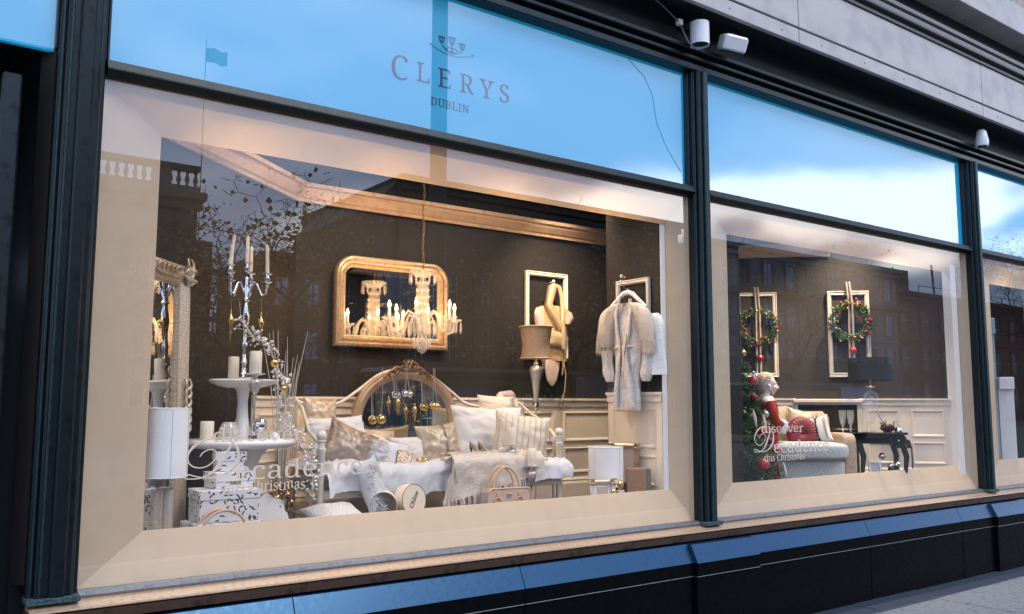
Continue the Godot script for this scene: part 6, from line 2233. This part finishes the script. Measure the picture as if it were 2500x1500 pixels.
func bay_three() -> void:
	var m := MB.new()
	m.b(8.3, 12.6, .95, 3.9, -1.5, -1.4)
	setting("back_wall", m, "black")
	m = MB.new(); m.b(8.2, 8.3, .95, 3.9, -1.5, -.16)
	setting("partition", m, "dark_wall")
	var t := thing("shelf_unit", "white shoe display shelf in the farthest window", "shelf", X(8.98, .955, -.30, -50))
	m = MB.new(); m.b(-.22, .14, 0, 1.55, -.02, 0); m.b(-.22, .14, 1.55, 1.72, -.02, .05, .004)
	part("back_panel", m, "teal_shelf", t)
	for y in [.22, .56, .92, 1.28]:
		m = MB.new(); m.b(-.20, .10, y, y + .012, 0, .14, .002)
		part("glass_shelf", m, "crystal", t)
	m = MB.new(); m.b(.15, .30, 0, .95, -.05, 0)
	m.b(.15, .30, .95, 1.08, -.05, .04, .004)
	part("side_panel", m, "white_paint", t)
	for k in 3:
		var s := thing("heeled_shoe", ["topmost dark heeled shoe on the farthest window's shelf", "middle dark heeled shoe on the farthest window's shelf", "lowest dark heeled shoe on the farthest window's shelf"][k], "shoe", X(8.98, .955, -.30, -50) * X(-.05, [1.295, .935, .575][k], .07, 60, 0, 0), "shoes on the farthest shelf")
		m = MB.new()
		m.tube([V(0, .10, -.07), V(0, .085, -.05), V(0, .035, .0), V(0, .018, .06), V(0, .012, .10)], [.02, .026, .024, .028, .008], 8, false, Vector2(1, .7))
		part("upper", m, "ink", s)
		m = MB.new(); m.tube([V(0, .085, -.07), V(0, .0, -.075)], [.012, .005], 6)
		part("heel", m, "lacquer", s)
	added_tube_light(8.7, 11.8, .5, "added unseen tube light behind the farthest window's top board")
	spot(V(9.2, 3.72, -.5), V(9.0, 1.8, -.4), 2.2, 40, "white ceiling spotlight over the farthest window's shelf", Color(.9, .95, 1))

func facade_block(called: String, label: String, x0: float, x1: float, h: float, z: float, deep: float, m: String, floors: Array, step: float, win: Vector2, pane: String, trim := "gpo") -> Node3D:
	# a building across the street: wall, string courses, cornice and rows of sash windows; floors = sill heights
	var t := thing(called, label, "building", X((x0 + x1) / 2, 0, z))
	var W := x1 - x0
	var w := MB.new()
	w.b(-W / 2, W / 2, 0, h, 0, deep)
	part("wall", w, m, t)
	w = MB.new()
	w.b(-W / 2 - .3, W / 2 + .3, h - .5, h - .05, -.7, .02, .08); w.b(-W / 2 - .15, W / 2 + .15, h - .95, h - .5, -.35, .02, .05)
	part("cornice", w, trim, t)
	for y in floors:
		w = MB.new(); w.b(-W / 2, W / 2, y - .75, y - .5, -.18, .02)
		part("string_course", w, trim, t)
	var fr := MB.new()
	for s in [[-win.x / 2 - .22, -win.x / 2, 0.0, win.y], [win.x / 2, win.x / 2 + .22, 0.0, win.y], [-win.x / 2 - .3, win.x / 2 + .3, win.y, win.y + .3], [-win.x / 2 - .3, win.x / 2 + .3, -.18, 0.0]]: fr.b(s[0], s[1], s[2], s[3], -.16, .0)
	var frm := fr.mesh()
	var pn := MB.new(); pn.b(-win.x / 2, win.x / 2, 0, win.y, -.02, 0)
	var pnm := pn.mesh()
	var gb := MB.new(); gb.b(-win.x / 2, win.x / 2, win.y * .48, win.y * .53, -.06, -.02); gb.b(-.03, .03, 0, win.y, -.05, -.02)
	for e in [-1.0, 1.0]: gb.b(e * (win.x / 2 - .04) - .04, e * (win.x / 2 - .04) + .04, 0, win.y, -.055, -.02)
	var gbm := gb.mesh()
	for y in floors:
		var n := int(W / step)
		for i in n:
			var o := part("window", frm, trim, t, X(-W / 2 + (i + .5) * W / n, y, 0))
			part("pane", pnm, pane if (i * 7 + int(y)) % 3 else "pane_dark", o)
			part("glazing_bar", gbm, "stone", o)
	return t

func street_tree(label: String, x: float, z: float, h: float, spread: float, leaves: int, sd: int) -> void:
	var r := RandomNumberGenerator.new()
	r.seed = sd
	var t := thing("street_tree", label, "tree", X(x, .0, z), "autumn trees across the road")
	var m := MB.new()
	var tips := []
	var todo := [[V(0, 0, 0), V(.05, 1, .02).normalized(), h * .44, .17, 0]]
	while todo.size():
		var q: Array = todo.pop_back()
		var p: Vector3 = q[0]
		var d: Vector3 = q[1]
		var pts := [p]
		var rad := [q[3]]
		var seg := 4
		for i in seg:
			d = (d + V(r.randf_range(-.18, .18), r.randf_range(-.05, .16), r.randf_range(-.18, .18))).normalized()
			p += d * q[2] / seg
			pts.append(p); rad.append(maxf(.008, q[3] * (1 - .42 * (i + 1) / seg)))
		m.tube(pts, rad, 7 if q[4] < 2 else 4 if q[4] < 4 else 3)
		if q[4] >= 3: tips.append_array(pts)
		if q[4] >= 8: continue
		var n: int = 4 if q[4] == 0 else 3 if q[4] < 4 else 2
		for k in n:
			var a := TAU * (k + r.randf() * .6) / n
			var side := d.cross(V(.3, .2, 1)).normalized().rotated(d, a)
			var up := .9 if k == 0 and q[4] < 3 else r.randf_range(.35, .75)
			var nd: Vector3 = (d * up + side * (1.05 - up * .5) * spread + V(0, -.04 * q[4], 0)).normalized()
			todo.append([p if k < 2 else pts[3], nd, (h * .36 if q[4] == 0 else q[2]) * r.randf_range(.62, .82), q[3] * .56, q[4] + 1])
	part("trunk", m, "bark", t)
	var lf := MB.new()
	lf.face([V(-.5, 0, 0), V(0, -.42, .08), V(.5, 0, 0), V(0, .5, .06)], V(0, 0, 1))
	for col in 2:
		var mm := MultiMesh.new()
		mm.transform_format = MultiMesh.TRANSFORM_3D
		mm.mesh = lf.mesh()
		mm.instance_count = leaves / 2
		for i in leaves / 2:
			var p: Vector3 = tips[r.randi() % tips.size()]
			p += V(r.randf_range(-.3, .3), r.randf_range(-.3, .3), r.randf_range(-.3, .3))
			var b := Basis.from_euler(V(r.randf() * TAU, r.randf() * TAU, r.randf() * TAU)).scaled(Vector3.ONE * r.randf_range(.08, .17))
			mm.set_instance_transform(i, Transform3D(b, p))
		var o := MultiMeshInstance3D.new()
		o.name = "crown"
		o.multimesh = mm
		o.material_override = M["leaf_yellow" if col else "leaf_brown"]
		o.set_meta("kind", "stuff")
		t.add_child(o, true)

func far_side() -> void:
	# what the glass reflects: the other side of the street
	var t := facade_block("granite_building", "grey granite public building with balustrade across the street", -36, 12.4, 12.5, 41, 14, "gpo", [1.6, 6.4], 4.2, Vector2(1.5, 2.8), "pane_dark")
	var m := MB.new()
	var rail := MB.new()
	rail.b(-24.2, 24.2, 12.5, 12.75, -.35, .15, .03); rail.b(-24.2, 24.2, 13.55, 13.85, -.4, .2, .05)
	for i in 12: rail.b(-24.2 + 4.2 * i, -23.5 + 4.2 * i, 12.7, 13.6, -.38, .18)
	part("parapet_rail", rail, "gpo", t)
	var bal := MB.new()
	bal.lathe(Transform3D(), [Vector2(.10, 0), Vector2(.10, .08), Vector2(.06, .12), Vector2(.14, .32), Vector2(.12, .42), Vector2(.06, .62), Vector2(.10, .74), Vector2(.10, .8)], 10)
	var bm := bal.mesh()
	for i in 40: part("baluster", bm, "gpo", t, X(24.0 - i * .42, 12.75, -.1))
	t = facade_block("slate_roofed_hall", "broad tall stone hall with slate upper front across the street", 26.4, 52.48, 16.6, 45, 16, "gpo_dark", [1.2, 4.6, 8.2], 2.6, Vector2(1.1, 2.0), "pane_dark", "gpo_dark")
	m = MB.new()
	m.poly(X(-15.1, 0, .4), [Vector2(0, 10.5), Vector2(2.3, 10.5), Vector2(2.3, 16.5), Vector2(0, 14.1)], 12)
	part("gable", m, "slate", t)
	for k in 14:
		m = MB.new(); m.b(-12.8, 12.8, 11.3 + .36 * k, 11.6 + .36 * k, -.05 - .01 * (k % 2), .01)
		part("slate_course", m, "slate", t)
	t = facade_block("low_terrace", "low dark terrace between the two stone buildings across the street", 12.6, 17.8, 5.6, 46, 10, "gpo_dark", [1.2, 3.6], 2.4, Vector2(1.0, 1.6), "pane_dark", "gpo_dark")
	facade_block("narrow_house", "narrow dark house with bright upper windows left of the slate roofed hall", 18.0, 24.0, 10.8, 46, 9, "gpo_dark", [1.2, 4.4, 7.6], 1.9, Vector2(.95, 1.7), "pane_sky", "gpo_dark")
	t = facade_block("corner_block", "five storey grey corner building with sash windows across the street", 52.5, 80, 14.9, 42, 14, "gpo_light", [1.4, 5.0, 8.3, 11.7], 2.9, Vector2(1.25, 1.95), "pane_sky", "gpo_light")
	m = MB.new(); m.b(-13.7, 13.7, 0, 5.6, -.35, .0)  # made-up dark front, added to darken the lower storeys in the reflection
	part("added_dark_front", m, "bus_dark", t)
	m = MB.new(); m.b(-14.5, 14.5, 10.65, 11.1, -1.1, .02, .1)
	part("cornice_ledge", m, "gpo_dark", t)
	m = MB.new(); m.cyl(V(-2.2, 0, -.12), .09, 14.4, 8)
	part("downpipe", m, "slate", t)
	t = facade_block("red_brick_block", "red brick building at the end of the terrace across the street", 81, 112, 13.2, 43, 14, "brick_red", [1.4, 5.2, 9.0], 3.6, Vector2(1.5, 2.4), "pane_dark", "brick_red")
	m = MB.new(); m.b(-14.8, -10.5, 13.2, 15.6, 1, 5); m.b(-10, 15, 13.2, 13.35, .2, .26); m.b(-10, 15, 14.0, 14.06, .2, .26)
	for i in 9: m.b(-10 + 3.0 * i, -9.94 + 3.0 * i, 13.2, 14.0, .2, .26)
	part("roof_structure", m, "slate", t)
	m = MB.new(); m.tube([V(-3.5, 13.2, 2), V(-3.9, 17.0, 2)], .12, 8)
	part("crane_mast", m, "slate", t)
	t = thing("steel_spire", "slender tall steel spire standing in the street", "monument", X(14.05, 0, 20.0))
	m = MB.new(); m.lathe(Transform3D(), [Vector2(.30, 0), Vector2(.29, 6), Vector2(.27, 14), Vector2(.22, 30), Vector2(0, 60)], 28)
	part("shaft", m, "steel", t)
	t = thing("rooftop_flag", "dark flag on a rooftop pole across the street", "flag", X(17.47, 13.0, 58))
	m = MB.new(); m.cyl(V(0, 0, 0), .03, 15.0, 8)
	part("pole", m, "steel", t)
	m = MB.new()
	var g := []
	for j in 7:
		for i in 12: g.append(V(i * .14, 13.3 + j * .18 + .06 * sin(i * .6), .12 * sin(i * .9)))
	m.grid(g, 12)
	part("flag_cloth", m, mat("flag_blue", C(.34, .40, .48), .8), t)
	m = MB.new(); m.b(8, 18.2, 0, 13.0, 57, 70)
	tag(part("far_block", m, "gpo_dark", self), "plain dark block far behind the terrace carrying the flag pole", "building")
	street_tree("large autumn tree with yellow leaves opposite the bed window", 6.7, 14.0, 5.9, 1.2, 2600, 7)
	street_tree("dark spreading tree beyond the bus", 19.0, 20.0, 8.6, 1.3, 2600, 12)
	street_tree("slim tree reflected by the armchair window", 40.0, 25.0, 8.4, .7, 900, 23)
	street_tree("tree at the far end of the street", 62.0, 20.0, 13.5, .8, 1500, 31)
	# buses
	for q in [[15.4, 16.4, 9.5, "bus_green", "dark green city bus with route lettering behind the tree", "Dublin Bus"], [36.5, 21.0, 9.5, "bus_yellow", "yellow and blue city bus farther along the road", ""]]:
		t = thing("city_bus", q[4], "bus", X(q[0], 0, q[1], 180), "buses on the road")
		m = MB.new(); m.b(-q[2] / 2, q[2] / 2, .35, 2.75, -2.4, 0, .12)
		part("bus_body", m, "bus_dark", t)
		m = MB.new(); m.b(-q[2] / 2 + .02, q[2] / 2 - .02, .5, 1.5, -.02, .012); m.b(-1.2, 3.9, 1.5, 2.4, -.02, .012)
		part("side_panel", m, q[3], t)
		m = MB.new(); m.b(-4.2, -1.5, 1.75, 2.6, -.02, .012)
		part("window_band", m, "pane_sky", t)
		m = MB.new(); m.b(-.9, 3.6, 1.52, 1.66, .0, .016)
		part("stripe", m, "bus_yellow" if q[3] == "bus_green" else "bus_blue", t)
		m = MB.new(); m.b(1.0, 3.3, 1.75, 2.2, .0, .016)
		part("advert_board", m, "bus_blue", t)
		if q[5]:
			letters("lettering", q[5], .42, "print_white", t, X(-.1, 1.85, .018), 0, 0, 0, true, false)
			for k in 3:
				m = MB.new(); m.cyl(V(0, 0, 0), .2, .012, 18)
				part("roundel", m, "print_white", t, X(-4.2 + .62 * k, 2.05, .02, 0, 90))
		for x in [-3.2, 3.0]:
			m = MB.new(); m.lathe(X(x, .48, -.28, 0, 90), [Vector2(0, 0), Vector2(.3, 0), Vector2(.48, .03), Vector2(.48, .27), Vector2(.3, .3), Vector2(0, .3)], 24)
			part("wheel", m, "lacquer", t)

func _ready() -> void:
	rng.seed = 4711
	var cam := Camera3D.new()
	cam.name = "camera"
	cam.position = Vector3(-.818, 1.7363, 4.3723)
	cam.rotation = Vector3(.110106, -.634038, .002257)
	cam.fov = 38.62
	cam.near = .05
	cam.far = 1500
	cam.current = true
	add_child(cam)
	var env := Environment.new()
	env.background_mode = Environment.BG_SKY
	var sky := Sky.new()
	var pm := PanoramaSkyMaterial.new()
	pm.panorama = sky_picture()
	sky.sky_material = pm
	env.sky = sky
	env.tonemap_mode = Environment.TONE_MAPPER_LINEAR
	env.tonemap_exposure = 1.5
	env.sdfgi_enabled = true
	env.ssao_enabled = true
	env.ssil_enabled = true
	var we := WorldEnvironment.new()
	we.name = "world_environment"
	we.environment = env
	add_child(we)
	var sun := DirectionalLight3D.new()
	sun.name = "sun"
	sun.light_energy = .4
	sun.light_angular_distance = 25
	sun.light_color = Color(1, .97, .92)
	sun.shadow_enabled = true
	sun.transform = Transform3D(Basis.looking_at(Vector3(-.3, -.75, -.6)), Vector3(0, 30, 0))
	add_child(sun)
	materials()
	street_side()
	room_one()
	bay_one_left()
	chandelier()
	bed_group()
	bay_one_right()
	bay_two()
	far_side()
